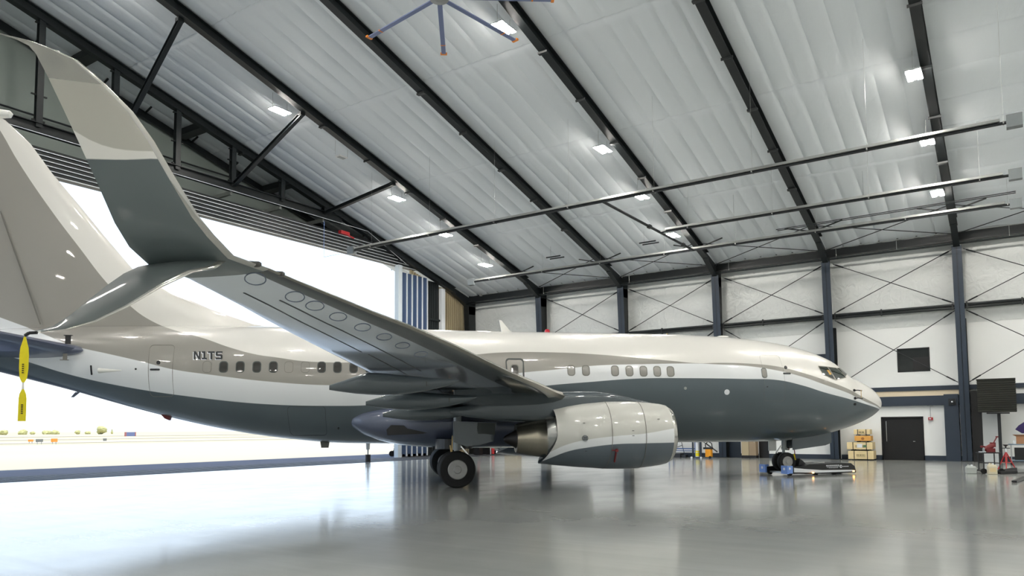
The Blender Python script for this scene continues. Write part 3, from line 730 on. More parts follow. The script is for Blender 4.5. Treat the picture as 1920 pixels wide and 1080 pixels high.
# ------------------------------------------------------------------ the airliner (local axes: x aft from the nose, y toward its right wing, z up)
AYAW = 0.7452
A0 = (-4.4704, 31.9817, 0.0)
jet = thing('business_jet_airliner', 'large twin engine airliner in cream, tan, white and grey parked across the hangar', 'airplane', A0, AYAW+PI)
def ac(s, y, z):
    return Vector((A0[0] - math.cos(AYAW)*s + math.sin(AYAW)*y, A0[1] - math.sin(AYAW)*s - math.cos(AYAW)*y, z))
FT = [(-.02, 2.70, 2.62, 0.0, 2.66), (.05, 2.90, 2.46, .24, 2.67), (.2, 3.09, 2.33, .40, 2.68), (.5, 3.32, 2.14, .64, 2.70), (1.0, 3.57, 1.92, .92, 2.74), (1.5, 3.78, 1.75, 1.13, 2.80), (1.75, 3.98, 1.68, 1.22, 2.85), (2.2, 4.33, 1.56, 1.37, 2.93), (2.7, 4.55, 1.45, 1.50, 3.02), (3.3, 4.74, 1.36, 1.62, 3.11), (4.3, 4.96, 1.28, 1.75, 3.22), (5.4, 5.10, 1.265, 1.84, 3.30), (7.0, 5.21, 1.265, 1.88, 3.34), (9, 5.26, 1.265, 1.88, 3.36), (15, 5.285, 1.29, 1.88, 3.38), (18.5, 5.33, 1.32, 1.88, 3.40), (20.5, 5.34, 1.37, 1.88, 3.42), (21.7, 5.35, 1.48, 1.87, 3.46), (23.1, 5.35, 1.66, 1.82, 3.54), (24.5, 5.34, 1.93, 1.72, 3.66), (25.6, 5.33, 2.19, 1.60, 3.78), (26.7, 5.32, 2.48, 1.47, 3.91), (27.8, 5.30, 2.80, 1.30, 4.05), (29, 5.27, 3.16, 1.10, 4.2), (30.1, 5.22, 3.46, .90, 4.33), (31.2, 5.15, 3.75, .69, 4.45), (32.3, 5.05, 4.02, .47, 4.55), (33.2, 4.90, 4.24, .24, 4.6), (33.5, 4.75, 4.42, .05, 4.6)]
def pchip(x, xs, ys):
    n = len(xs); h = [xs[i+1]-xs[i] for i in range(n-1)]; d = [(ys[i+1]-ys[i])/h[i] for i in range(n-1)]
    mm = [d[0]] + [0.0]*(n-2) + [d[-1]]
    for i in range(1, n-1):
        if d[i-1]*d[i] > 0:
            w1 = 2*h[i]+h[i-1]; w2 = h[i]+2*h[i-1]; mm[i] = (w1+w2)/(w1/d[i-1]+w2/d[i])
    i = 0
    while i < n-2 and x > xs[i+1]: i += 1
    q = min(max((x-xs[i])/h[i], 0), 1)
    return (2*q**3-3*q*q+1)*ys[i]+(q**3-2*q*q+q)*h[i]*mm[i]+(-2*q**3+3*q*q)*ys[i+1]+(q**3-q*q)*h[i]*mm[i+1]
FX = [r[0] for r in FT]; FC = [[r[k] for r in FT] for k in (1, 2, 3, 4)]
def prof(s): return [pchip(s, FX, c) for c in FC]
def halfw(s, z):
    zt, zb, w_, zc = prof(s); q = (z-zc)/((zt-zc) if z > zc else (zc-zb))
    return w_*math.sqrt(max(0.0, 1-q*q)) if abs(q) < 1 else 0.0
def surf(s, z, off=0.0, sg=1):
    y = halfw(s, z); e = .02
    dz = (halfw(s, z+e)-halfw(s, z-e))/(2*e); ds = (halfw(s+e, z)-halfw(s-e, z))/(2*e)
    n = Vector((-ds, 1.0, -dz)); n.normalize()
    p = Vector((s, y, z)) + n*off
    return (p.x, sg*p.y, p.z)
NS = 48
sl = [-.02, -.01, .02, .05, .1, .15, .2, .3, .4, .5] + [.65+.15*k for k in range(18)]
while sl[-1] < 33.2: sl.append(sl[-1]+.3)
sl += [33.4, 33.5]
rings = []
for s in sl:
    zt, zb, w_, zc = prof(s); r = []
    for i in range(NS):
        a = 2*PI*i/NS; sa = math.sin(a)
        r.append((s, max(w_, .004)*math.cos(a), zc + ((zt-zc) if sa > 0 else (zc-zb))*sa))
    rings.append(r)
fus = MB().loft(rings).build('fuselage', 'livery', jet, smooth=True, auto=1.2)
# wing to body fairing
bf = []
for s, hw, zb, zt in ((9.0, .9, 1.45, 1.8), (9.6, 1.45, 1.27, 2.1), (10.6, 1.85, 1.2, 2.45), (12, 2.06, 1.16, 2.7), (14, 2.14, 1.14, 2.85), (16, 2.14, 1.15, 2.9), (17.4, 2.1, 1.19, 2.85), (18.3, 2.02, 1.27, 2.78), (19.0, 1.9, 1.42, 2.7), (19.5, 1.74, 1.58, 2.6), (19.85, 1.5, 1.78, 2.45), (20.05, 1.1, 1.98, 2.25)):
    zc = (zb+zt)/2; r = []
    for i in range(40):
        a = 2*PI*i/40; e = 2/2.6
        r.append((s, hw*abs(math.cos(a))**e*(1 if math.cos(a) >= 0 else -1), zc+(zt-zc)*abs(math.sin(a))**e*(1 if math.sin(a) >= 0 else -1)))
    bf.append(r)
bfo = MB().loft(bf).build('belly_fairing', 'acblue', jet, smooth=True, auto=1.2)
MB().prism([(18.72, 1.62), (17.6, 1.66), (17.0, 1.78), (17.3, 1.9), (18.6, 1.95), (18.75, 1.8)], 'y', 1.995, 2.02).build('air_outlet', 'blackpl', bfo)

# surface patches following the fuselage
def patch(s0, z0, wd, ht, rad, off, sg=1, n=5):
    """rounded rectangle lying on the skin"""
    pts = []
    for cx_, cz_, a0 in ((wd/2-rad, ht/2-rad, 0), (-wd/2+rad, ht/2-rad, 90), (-wd/2+rad, -ht/2+rad, 180), (wd/2-rad, -ht/2+rad, 270)):
        for k in range(n):
            a = math.radians(a0+90*k/(n-1)); pts.append((s0+cx_+rad*math.cos(a), z0+cz_+rad*math.sin(a)))
    out = []
    for a, b in zip(pts, pts[1:]+pts[:1]):
        L = math.hypot(b[0]-a[0], b[1]-a[1]); k = max(1, int(L/.12))
        for j in range(k): out.append((a[0]+(b[0]-a[0])*j/k, a[1]+(b[1]-a[1])*j/k))
    return out
def patch_mb(pts, c, off, sg=1, rows_=3, mb=None):
    mb = mb or MB(); n = len(pts); vs = []; fs = []
    for k in range(rows_+1):
        q = 1-k/float(rows_)
        for p in pts:
            S_, Z_ = c[0]+(p[0]-c[0])*q, c[1]+(p[1]-c[1])*q
            vs.append(surf(S_, Z_, off, sg))
    for k in range(rows_):
        for i in range(n): fs.append((k*n+i, k*n+(i+1) % n, (k+1)*n+(i+1) % n, (k+1)*n+i))
    # skirt down into the skin
    b0 = len(vs)
    for p in pts: vs.append(surf(p[0], p[1], -.01, sg))
    for i in range(n): fs.append((i, (i+1) % n, b0+(i+1) % n, b0+i))
    return mb.add(vs, fs)
def ring_mb(pts, c, wd, off, sg=1, mb=None):
    mb = mb or MB(); n = len(pts); vs = []
    for k, o_f in ((1, 0), (1, off), (0, off), (0, 0)):
        for p in pts:
            d = Vector((p[0]-c[0], p[1]-c[1])); L = d.length; q = (L-wd*k)/L
            vs.append(surf(c[0]+d.x*q, c[1]+d.y*q, o_f-.004*(o_f == 0), sg))
    fs = [(k*n+i, k*n+(i+1) % n, (k+1)*n+(i+1) % n, (k+1)*n+i) for k in range(3) for i in range(n)]
    return mb.add(vs, fs)
def strip_mb(pts, wd, off, sg=1, closed=False, mb=None):
    mb = mb or MB(); P = []
    q = pts + ([pts[0]] if closed else [])
    for a, b in zip(q, q[1:]):
        L = math.hypot(b[0]-a[0], b[1]-a[1]); k = max(1, int(L/.12))
        d = ((b[0]-a[0])/L, (b[1]-a[1])/L); nx, nz = -d[1]*wd/2, d[0]*wd/2
        for j in range(k):
            t0, t1 = j/float(k), (j+1)/float(k)
            c0 = (a[0]+(b[0]-a[0])*t0, a[1]+(b[1]-a[1])*t0); c1 = (a[0]+(b[0]-a[0])*t1, a[1]+(b[1]-a[1])*t1)
            v = []
            for o_f in (off, -.005):
                v += [surf(c0[0]+nx, c0[1]+nz, o_f, sg), surf(c0[0]-nx, c0[1]-nz, o_f, sg), surf(c1[0]-nx, c1[1]-nz, o_f, sg), surf(c1[0]+nx, c1[1]+nz, o_f, sg)]
            mb.add(v, [(0, 1, 2, 3), (4, 7, 6, 5), (0, 3, 7, 4), (1, 5, 6, 2)])
    return mb
wins = [(23.85, 3.82, 0), (23.34, 3.82, 0), (22.83, 3.82, 0), (22.32, 3.82, 0), (20.82, 3.82, 0), (20.32, 3.82, 0), (19.81, 3.82, 0), (19.3, 3.815, 0)]
wins += [(12.60, 3.76, 1), (12.09, 3.76, 1), (11.07, 3.755, 1), (10.56, 3.75, 1), (10.06, 3.745, 1), (9.57, 3.745, 1), (9.09, 3.74, 1)]
for s, z, lt in wins:
    for sg in (1,):
        pts = patch(s, z, .27, .37, .1, 0)
        wo = ring_mb(pts, (s, z), .03, .008, sg).build('cabin_window', 'gasket' if not lt else 'seam', jet)
        patch_mb(patch(s, z, .22, .32, .085, 0), (s, z), .004, sg).build('window_pane', 'shade' if lt else 'glass', wo)
for s in (21.84, 21.33, 24.36):      # plugged windows, outline only
    ring_mb(patch(s, 3.82, .27, .37, .1, 0), (s, 3.82), .012, .003).build('window_plug', 'seam', jet)
# overwing exit
dpts = patch(14.52, 3.66, .62, 1.02, .12, 0)
eo = ring_mb(dpts, (14.52, 3.66), .058, .006).build('overwing_exit', 'gasket', jet)
wo = ring_mb(patch(14.53, 3.77, .27, .37, .09, 0), (14.53, 3.77), .03, .008).build('exit_window_frame', 'seam', eo)
patch_mb(patch(14.53, 3.77, .22, .32, .085, 0), (14.53, 3.77), .004).build('exit_window_pane', 'glass', eo)
# aft service door, forward service door
ad = ring_mb(patch(25.79, 3.72, .76, 1.65, .12, 0), (25.79, 3.72), .014, .004).build('service_door', 'seam', jet)
patch_mb(patch(25.96, 3.74, .30, .06, .025, 0), (25.96, 3.74), .012).build('door_handle', 'seamdark', ad)
patch_mb(patch(25.86, 3.96, .12, .12, .055, 0), (25.86, 3.96), .006).build('door_porthole', 'blackpl', ad)
fd = ring_mb(patch(5.25, 3.55, .80, 1.66, .12, 0), (5.25, 3.55), .003, .002).build('service_door', 'seam', jet)
ring_mb(patch(5.62, 3.71, .20, .36, .08, 0), (5.62, 3.71), .02, .008).build('porthole_frame', 'gasket', fd)
patch_mb(patch(5.62, 3.71, .17, .33, .07, 0), (5.62, 3.71), .005).build('door_porthole', 'shade', fd)
patch_mb(patch(4.73, 3.70, .30, .06, .025, 0), (4.73, 3.70), .012).build('door_handle', 'seamdark', fd)
ring_mb(patch(21.3, 2.1, 1.2, .95, .12, 0), (21.3, 2.1), .012, .003).build('cargo_door', 'seamdark', jet)
# cockpit windows
def quad_patch(c4, off, sg, nm, m_, par=None, n=6):
    mb = MB(); vs = []
    for i in range(n+1):
        for j in range(n+1):
            u, v = i/float(n), j/float(n)
            S_ = (c4[0][0]*(1-u)+c4[1][0]*u)*(1-v)+(c4[3][0]*(1-u)+c4[2][0]*u)*v
            Z_ = (c4[0][1]*(1-u)+c4[1][1]*u)*(1-v)+(c4[3][1]*(1-u)+c4[2][1]*u)*v
            vs.append(surf(S_, Z_, off, sg))
    fs = [(i*(n+1)+j, i*(n+1)+j+1, (i+1)*(n+1)+j+1, (i+1)*(n+1)+j) for i in range(n) for j in range(n)]
    mb.add(vs, fs); return mb.build(nm, m_, par or jet, smooth=True)
A4 = [(3.27, 3.99), (2.88, 3.98), (2.70, 3.52), (3.20, 3.70)]
B4 = [(2.83, 3.975), (2.40, 3.95), (2.10, 3.62), (2.64, 3.51)]
C4 = [(2.35, 3.95), (1.96, 4.00), (1.80, 3.80), (2.05, 3.68)]
for sg in (1, -1):
    for c4 in (A4, B4, C4):
        mid = (sum(p[0] for p in c4)/4, sum(p[1] for p in c4)/4)
        big = [(mid[0]+(p[0]-mid[0])*1.12, mid[1]+(p[1]-mid[1])*1.14) for p in c4]
        fo = quad_patch(big, .006, sg, 'cockpit_window', 'framegrey'); quad_patch(c4, .011, sg, 'cockpit_pane', 'cockpit', fo)
quad_patch([(2.98, 3.86), (2.86, 3.86), (2.80, 3.70), (2.90, 3.68)], .014, 1, 'cockpit_yellow_patch', mat('cockpit_yellow', (206, 158, 56), .5, coat=1)); # yellow patch for the cockpit interior; next, registration letters, dark with a pale offset edge
LET = {'N': [[(0, 0), (0, 1), (.26, 1), (.62, .36), (.62, 1), (.84, 1), (.84, 0), (.58, 0), (.22, .64), (.22, 0)]],
       '1': [[(0, 1), (0, .78), (.18, .78), (.18, .2), (0, .2), (0, 0), (.6, 0), (.6, .2), (.42, .2), (.42, 1)]],
       'T': [[(0, 1), (0, .78), (.29, .78), (.29, 0), (.53, 0), (.53, .78), (.82, .78), (.82, 1)]],
       'S': [[(.84, 1), (.12, 1), (0, .88), (0, .52), (.12, .4), (.6, .4), (.6, .2), (.0, .2), (.0, 0), (.72, 0), (.84, .12), (.84, .5), (.72, .61), (.24, .61), (.24, .8), (.84, .8)]]}
def letters(txt, s0, z0, hgt, slope, off, m_, nm, ds=0, dz=0):
    mb = MB(); x = 0
    for ch in txt:
        for poly in LET[ch]:
            tri = tessellate_polygon([[Vector((q_[0], q_[1], 0)) for q_ in poly]]); NN = 5
            for t_ in tri:
                A_, B_, C_ = [Vector(poly[i_]) for i_ in t_]; P = []; ix = {}
                for i_ in range(NN+1):
                    for j_ in range(NN+1-i_):
                        q_ = A_+(B_-A_)*(i_/NN)+(C_-A_)*(j_/NN); ix[(i_, j_)] = len(P)
                        P.append(surf(s0-(x+q_.x)*hgt*.95+ds+.10*q_.y*hgt, z0+q_.y*hgt+dz, off))
                fs = []
                for i_ in range(NN):
                    for j_ in range(NN-i_):
                        fs.append((ix[(i_, j_)], ix[(i_+1, j_)], ix[(i_, j_+1)]))
                        if j_ < NN-i_-1: fs.append((ix[(i_+1, j_)], ix[(i_+1, j_+1)], ix[(i_, j_+1)]))
                mb.add(P, fs)
        x += {'N': 1.0, '1': .74, 'T': .94, 'S': 1.0}[ch]
    return mb.build(nm, m_, jet)
letters('NITS'.replace('I', '1'), 24.78, 4.06, .265, 0, .007, 'whitetrim', 'registration_edge', .022, -.02)
letters('NITS'.replace('I', '1'), 24.78, 4.06, .265, 0, .011, 'seamdark', 'registration_letters')
# small fittings
def blob(s, z, r, nm, m_, sg=1): return patch_mb(patch(s, z, 2*r, 2*r, r*.98, 0), (s, z), .012, sg).build(nm, m_, jet)
blob(4.73, 3.92, .06, 'static_port', 'blackpl'); blob(7.06, 3.03, .095, 'inspection_light', 'whitetrim'); blob(8.58, 3.16, .05, 'drain_mast', 'galv')
blob(25.94, 3.74, .03, 'static_port', 'blackpl'); blob(26.55, 3.76, .03, 'static_port', 'blackpl'); blob(20.32, 1.86, .03, 'static_port', 'blackpl'); blob(5.54, 3.22, .025, 'static_port', 'blackpl')
for z in (3.13, 2.84, 2.62):
    p = Vector(surf(1.82, z, .0)); pm = MB().lathe(p, (0, 1, 0), [(-.03, .05), (.03, .05)], 10)
    if z > 2.7:
        pm.tube(p, p+Vector((-.05, .14, 0)), .02, 6).tube(p+Vector((-.05, .14, 0)), p+Vector((-.22, .14, -.02)), .02, 6)
    pm.build('pitot_probe' if z > 2.7 else 'angle_sensor', 'blackpl', jet)
p = Vector(surf(1.82, 3.0, .15)); MB().tube(p+Vector((-.12, 0, .12)), p+Vector((-.12, 0, -.17)), .012, 5).build('probe_cover_cord', 'brass', jet)
MB().prism([(14.72, 5.70), (14.80, 5.70), (14.72, 5.26), (14.3, 5.26), (14.42, 5.34)], 'y', -.02, .02).build('antenna_blade', 'white', jet)
MB().lathe((13.04, 0, 5.26), (0, 0, 1), [(0, .1), (.08, .1), (.14, .06)], 14).build('beacon_lamp', mat('beacon_red', (190, 20, 40), .2, coat=1), jet)
MB().lathe((6.38, .1, 5.15), (0, 0, 1), [(0, .26), (.05, .22), (.08, .1)], 16).build('roof_antenna', 'white', jet)
MB().tube((8.5, 0, 5.2), (8.5, 0, 5.32), .02, 6).build('roof_stub', 'brass', jet)
MB().prism([(20.7, 1.44), (21.02, 1.44), (20.98, 1.2), (20.74, 1.2)], 'y', -.03, .03).build('belly_antenna', 'seam', jet)
MB().prism([(28.7, 3.1), (28.85, 3.1), (28.98, 2.93), (28.9, 2.93)], 'y', .05, .09).build('drain_mast', 'acblue', jet)
MB().prism([(26.2, 2.44), (25.8, 2.36), (25.86, 2.16), (26.0, 2.22)], 'y', .1, .3).build('drain_mast', 'darkred', jet)
p0 = Vector(surf(27.72, 3.72, -.02)); p1 = Vector(surf(27.0, 3.72, -.01)); MB().tube(p0, p1, .085, 16, r1=.015).build('outlet_fairing', 'white', jet, smooth=True)
patch_mb(patch(27.95, 3.74, .05, .30, .02, 0), (27.95, 3.74), .012).build('outlet_lip', 'blackpl', jet)

# ---- wings
def foil(le, te, tc, up_=Vector((0, 0, 1)), n=11, camber=.012):
    """closed section: LE -> over the top -> TE -> underside; returns list and chord fractions"""
    le, te = Vector(le), Vector(te); c = (te-le).length; P = []; U = []
    xs = [.5*(1-math.cos(PI*k/n)) for k in range(n+1)]
    th = lambda x: 5*tc*(.2969*math.sqrt(x)-.126*x-.3516*x*x+.2843*x**3-.1015*x**4)
    for x in xs: P.append(le+(te-le)*x+up_*c*(th(x)+camber*math.sin(PI*x))); U.append(x)
    for x in xs[::-1][1:-1]: P.append(le+(te-le)*x+up_*c*(-th(x)*.9+camber*math.sin(PI*x)*.4-.0015)); U.append(-x)
    return P, U
LEp = [(0.6, 9.4), (1.9, 10.9), (3.2, 12.15), (4.85, 13.45), (6.94, 14.66), (8.65, 15.66), (11.59, 17.22), (13.22, 18.17), (14.13, 18.78), (14.92, 19.26), (15.75, 19.78), (16.3, 20.1)]
TEp = [(0.6, 18.2), (1.9, 18.1), (5.75, 17.95), (9.4, 19.0), (11.9, 19.8), (13.9, 20.42), (15.1, 20.75), (16.3, 21.13)]
le_s = lambda y: pchip(y, [p[0] for p in LEp], [p[1] for p in LEp])
te_s = lambda y: pchip(y, [p[0] for p in TEp], [p[1] for p in TEp])
le_z = lambda y: 2.75+.105*(y-5.0)
te_z = lambda y: 2.60+.105*(y-5.0)-(.10 if y < 3 else 0)
tcf = lambda y: .135-.045*min(1, y/16.0)
def wing(sg):
    rings = []; ys = [.6, 1.3, 1.9, 2.6, 3.2, 4, 4.85, 5.75, 6.94, 7.8, 8.65, 10, 11.59, 12.5, 13.22, 14.13, 14.92, 15.75, 16.3]
    U = None
    for y in ys:
        P, U = foil((le_s(y), y, le_z(y)), (te_s(y), y, te_z(y)), tcf(y))
        rings.append([(p.x, sg*p.y, p.z) for p in P])
    n = len(U)
    def mi(k, i):
        a, b = U[i], U[(i+1) % n]; q = max(abs(a), abs(b))
        if min(a, b) < -1e-6 or (a == 0 and i == n-1):      # underside
            if q < .035: return 1
            return 2 if (q < .26 or ys[k] < 7.5) else 0  # inboard underside darkened, dark reflections put into the skin colour
        return 1 if q < .13 else 2
    wo = MB().loft(rings, mif=mi).build('wing', ['wingskin', 'slat', 'wingdark'], jet, smooth=True, auto=.9)
    return wo

def zlow(s, y):
    P, U = foil((le_s(y), y, le_z(y)), (te_s(y), y, te_z(y)), tcf(y), n=40)
    lo = [(p.x, p.z) for p, u in zip(P, U) if u < 0]; lo.sort()
    for a, b in zip(lo, lo[1:]):
        if a[0] <= s <= b[0]: return a[1]+(b[1]-a[1])*(s-a[0])/(b[0]-a[0])
    return te_z(y)
WL = [((20.10, 16.3, le_z(16.3)), (21.13, 16.3, te_z(16.3))), ((20.44, 16.8, 3.98), (21.45, 16.8, 3.84)), ((20.62, 17.1, 4.17), (21.60, 17.05, 4.0)), ((20.76, 17.25, 4.35), (21.72, 17.2, 4.25)),
      ((20.99, 17.4, 4.75), (21.88, 17.35, 4.7)), ((21.21, 17.5, 5.15), (22.04, 17.48, 5.12)), ((21.41, 17.6, 5.44), (22.17, 17.58, 5.45)), ((21.67, 17.7, 5.70), (22.29, 17.68, 5.75)),
      ((21.94, 17.8, 5.92), (22.38, 17.79, 5.97)), ((22.15, 17.84, 6.0), (22.43, 17.84, 6.03)), ((22.38, 17.87, 6.07), (22.54, 17.87, 6.075)), ((22.69, 17.9, 6.12), (22.73, 17.9, 6.12))]
LW = [((20.55, 16.75, 3.92), (21.45, 16.75, 3.86)), ((20.62, 16.95, 3.79), (21.53, 16.95, 3.78)), ((20.85, 17.1, 3.70), (21.63, 17.12, 3.66)), ((21.13, 17.3, 3.48), (21.75, 17.3, 3.48)), ((21.44, 17.5, 3.2), (21.88, 17.5, 3.26)),
      ((21.7, 17.7, 3.0), (21.98, 17.68, 3.07)), ((21.95, 17.83, 2.89), (22.1, 17.8, 2.93)), ((22.2, 17.9, 2.85), (22.24, 17.9, 2.86))]
def blade(secs, sg, name, mats, tc=.085, par=None, flip=1, mif=True):
    rings = []; n = len(secs)
    for k, (le, te) in enumerate(secs):
        a = Vector(secs[max(0, k-1)][0])+Vector(secs[max(0, k-1)][1]); b = Vector(secs[min(n-1, k+1)][0])+Vector(secs[min(n-1, k+1)][1])
        span = (b-a).normalized(); ch = (Vector(te)-Vector(le)).normalized()
        nrm = ch.cross(span).normalized()*flip
        if nrm.z < 0 and k == 0: nrm = -nrm; flip = -flip
        P, U = foil(le, te, tc, nrm, n=11)
        rings.append([(p.x, sg*p.y, p.z) for p in P])
    m_ = len(U)
    f = (lambda k, i: 1 if (max(abs(U[i]), abs(U[(i+1) % m_])) < .13 or (mif == 2 and k >= n-5)) else 0) if mif else None
    return MB().loft(rings, mif=f).build(name, mats, par or jet, smooth=True, auto=.9)
M['polish'] = mat('polished_edge', (196, 194, 188), .12, .9)
for sg in (1, -1):
    wing(sg)
    wlo = blade(WL, sg, 'winglet', ['winglet', 'polish'], mif=2)
    blade(LW, sg, 'lower_winglet_blade', ['bladedark', 'polish'], par=wlo)
    ly = [(16.05, 19.98), (16.45, 20.22)]
    for yy, ss in ly:
        MB().lathe((ss, sg*yy, le_z(yy)+.005), (1, 0, 0), [(-.05, .02), (-.02, .04), (.1, .045)], 12).build('position_light', 'glass', wlo)
    # flap track fairings
    for yc, s0, s1, zt0, zt1, dep, hw in ((9.7, 17.04, 19.88, 2.88, 2.72, .34, .17), (7.1, 16.33, 19.2, 2.61, 2.48, .33, .17), (4.5, 16.5, 18.82, 2.2, 2.22, .25, .15)):
        rg = []; ds_, dz_ = s1-19.88, {9.7: 0, 7.1: -.26, 4.5: -.50}[yc]
        for s, zt, zb, wf_ in ((17.04, 2.905, 2.88, .06), (17.12, 2.91, 2.83, .3), (17.3, 2.93, 2.76, .55), (17.76, 2.96, 2.65, .88), (18.1, 2.99, 2.595, 1), (18.46, 3.02, 2.56, 1), (18.8, 3.05, 2.555, .98), (19.05, 3.06, 2.565, .92), (19.3, 2.98, 2.585, .75), (19.56, 2.88, 2.62, .5), (19.88, 2.78, 2.67, .22)):
            r = []
            for i in range(20):
                a = 2*PI*i/20; ca, sa = math.cos(a), math.sin(a); e = .75
                r.append((s+ds_, sg*(yc+hw*wf_*abs(ca)**e*(1 if ca > 0 else -1)), dz_+(zt+zb)/2+(zt-zb)/2*abs(sa)**e*(1 if sa > 0 else -1)))
            rg.append(r)
        fo = MB().loft(rg).build('flap_track_fairing', 'acgrey', jet, smooth=True, auto=1.0)
        q = []
        for d1, d2 in ((0, 1.0), (0, 1.03), (.02, 1.03), (.02, 1.0)):
            q.append([(17.76+ds_+d1, sg*(yc+hw*.88*d2*math.cos(2*PI*i/20)), dz_+2.805+.157*d2*math.sin(2*PI*i/20)) for i in range(20)])
        MB().loft(q, caps=False).build('fairing_joint', 'seamdark', fo)
    # access panels below the wing
    for k, yy in enumerate((12.3, 12.95, 13.6, 14.25, 14.85, 15.3, 16.1, 11.55)):
        ss = le_s(yy)+.30*(te_s(yy)-le_s(yy)); vs = []; nn = 24
        for r_, dz in ((.14, 0), (.14, -.005), (.126, -.005), (.126, 0)):
            for i in range(nn):
                a = 2*PI*i/nn; X1 = ss+r_*math.cos(a); Y1 = yy+r_*1.6*math.sin(a)
                vs.append((X1, sg*Y1, zlow(X1, Y1)+dz+.002))
        MB().add(vs, [(q*nn+i, q*nn+(i+1) % nn, (q+1)*nn+(i+1) % nn, (q+1)*nn+i) for q in range(3) for i in range(nn)]).build('access_panel_ring', 'ringgrey', jet)
    # flap and aileron gaps on the underside
    for nm, y0, y1, f0, f1 in (('flap_gap', 5.9, 11.6, .74, .70), ('aileron_gap', 11.8, 15.6, .72, .70), ('spoiler_gap', 9.9, 15.2, .55, .5)):
        mb = MB(); pr_ = None
        for k in range(13):
            y = y0+(y1-y0)*k/12.0; f = f0+(f1-f0)*k/12.0; s = le_s(y)+f*(te_s(y)-le_s(y))
            q = [(s, sg*y, zlow(s, y)+.01), (s, sg*y, zlow(s, y)-.004), (s+.025, sg*y, zlow(s+.025, y)-.004), (s+.025, sg*y, zlow(s+.025, y)+.01)]
            if pr_: mb.loft([pr_, q])
            pr_ = q
        mb.build(nm, 'seamdark', jet)
# ---- fin and stabilisers
FINLE = [(5.0, 21.2), (5.37, 22.84), (5.44, 23.3), (5.93, 24.7), (6.45, 25.85), (7.27, 27.24), (8.3, 28.1), (9.4, 28.98), (10.42, 29.83), (11.38, 30.52), (12.15, 31.32), (12.3, 31.6)]
rings = []
for z, s0 in FINLE:
    s1 = 32.3+(z-5.0)*.25; th_ = .46-.03*(z-5); r = []
    c = s1-s0
    P, U = foil((s0, 0, z), (s1, 0, z), max(.12, th_)/c, Vector((0, 1, 0)), n=14, camber=0); 
    q = []
    for p, u in zip(P, U):
        yy = p.y*(min(1, abs(u)*c/1.3+.12) if z < 7 else 1); q.append((p.x, yy, p.z))
    rings.append(q)
fin = MB().loft(rings).build('tail_fin', 'livery', jet, smooth=True, auto=.9)
MB().lathe((31.1, 0, 12.36), (1, 0, 0), [(0, .02), (.08, .12), (.5, .17), (2.6, .15), (3.0, .05)], 14).build('fin_cap', 'white', fin)
rd = MB(); 
rd.loft([[(31.27, .19, 9.03), (31.27, .17, 9.03), (31.30, .17, 9.03), (31.30, .19, 9.03)], [(29.9, .255, 5.3), (29.9, .2, 5.3), (29.93, .2, 5.3), (29.93, .255, 5.3)]]); rd.build('rudder_seam', 'seam', fin)
for sg in (1, -1):
    secs = []
    for y, t_ in ((.5, .13), (.9, .125), (1.15, .12), (1.6, .105), (2.6, .10), (4, .095), (5.5, .09), (6.8, .085), (7.1, .07)):
        s0 = 28.1+.68*(y-1.0); s1 = 32.2+.26*(y-1.0); z = 4.36+.12*(y-1.0)
        if y < 1.15: s0 += (1.15-y)*.3
        secs.append(((s0, y, z), (s1, y, z+.02), t_))
    rings = []
    for le, te, t_ in secs:
        P, U = foil(le, te, t_, Vector((0, 0, 1)), n=11, camber=-.004); rings.append([(p.x, sg*p.y, p.z) for p in P])
    st = MB().loft(rings, mif=lambda k, i: 0).build('horizontal_stabiliser', ['acblue'], jet, smooth=True, auto=.9)
    rg = []
    for t in (-1, -.9, -.7, -.35, 0, .5, 1):
        q = math.sqrt(max(.0, 1-t*t)) if t < 0 else 1-.6*t
        rg.append([(28.72+.52*t+(1.2*t if t > 0 else 0), sg*(1.25+.24*q*math.cos(2*PI*i/16)), 4.37+.155*max(q, .02)*math.sin(2*PI*i/16)) for i in range(16)])
    MB().loft(rg).build('root_fairing', 'acblue', st, smooth=True)
    MB().box((28.55, sg*1.5, 4.66), (.16, .03, .26)).box((28.55, sg*1.5, 4.8), (.24, .06, .02)).build('gap_gauge', 'blackpl', st)
    MB().box((28.62, sg*1.5, 4.13), (.12, .03, .2)).box((28.64, sg*1.5, 4.03), (.24, .05, .02)).build('gap_gauge', 'seam', st)
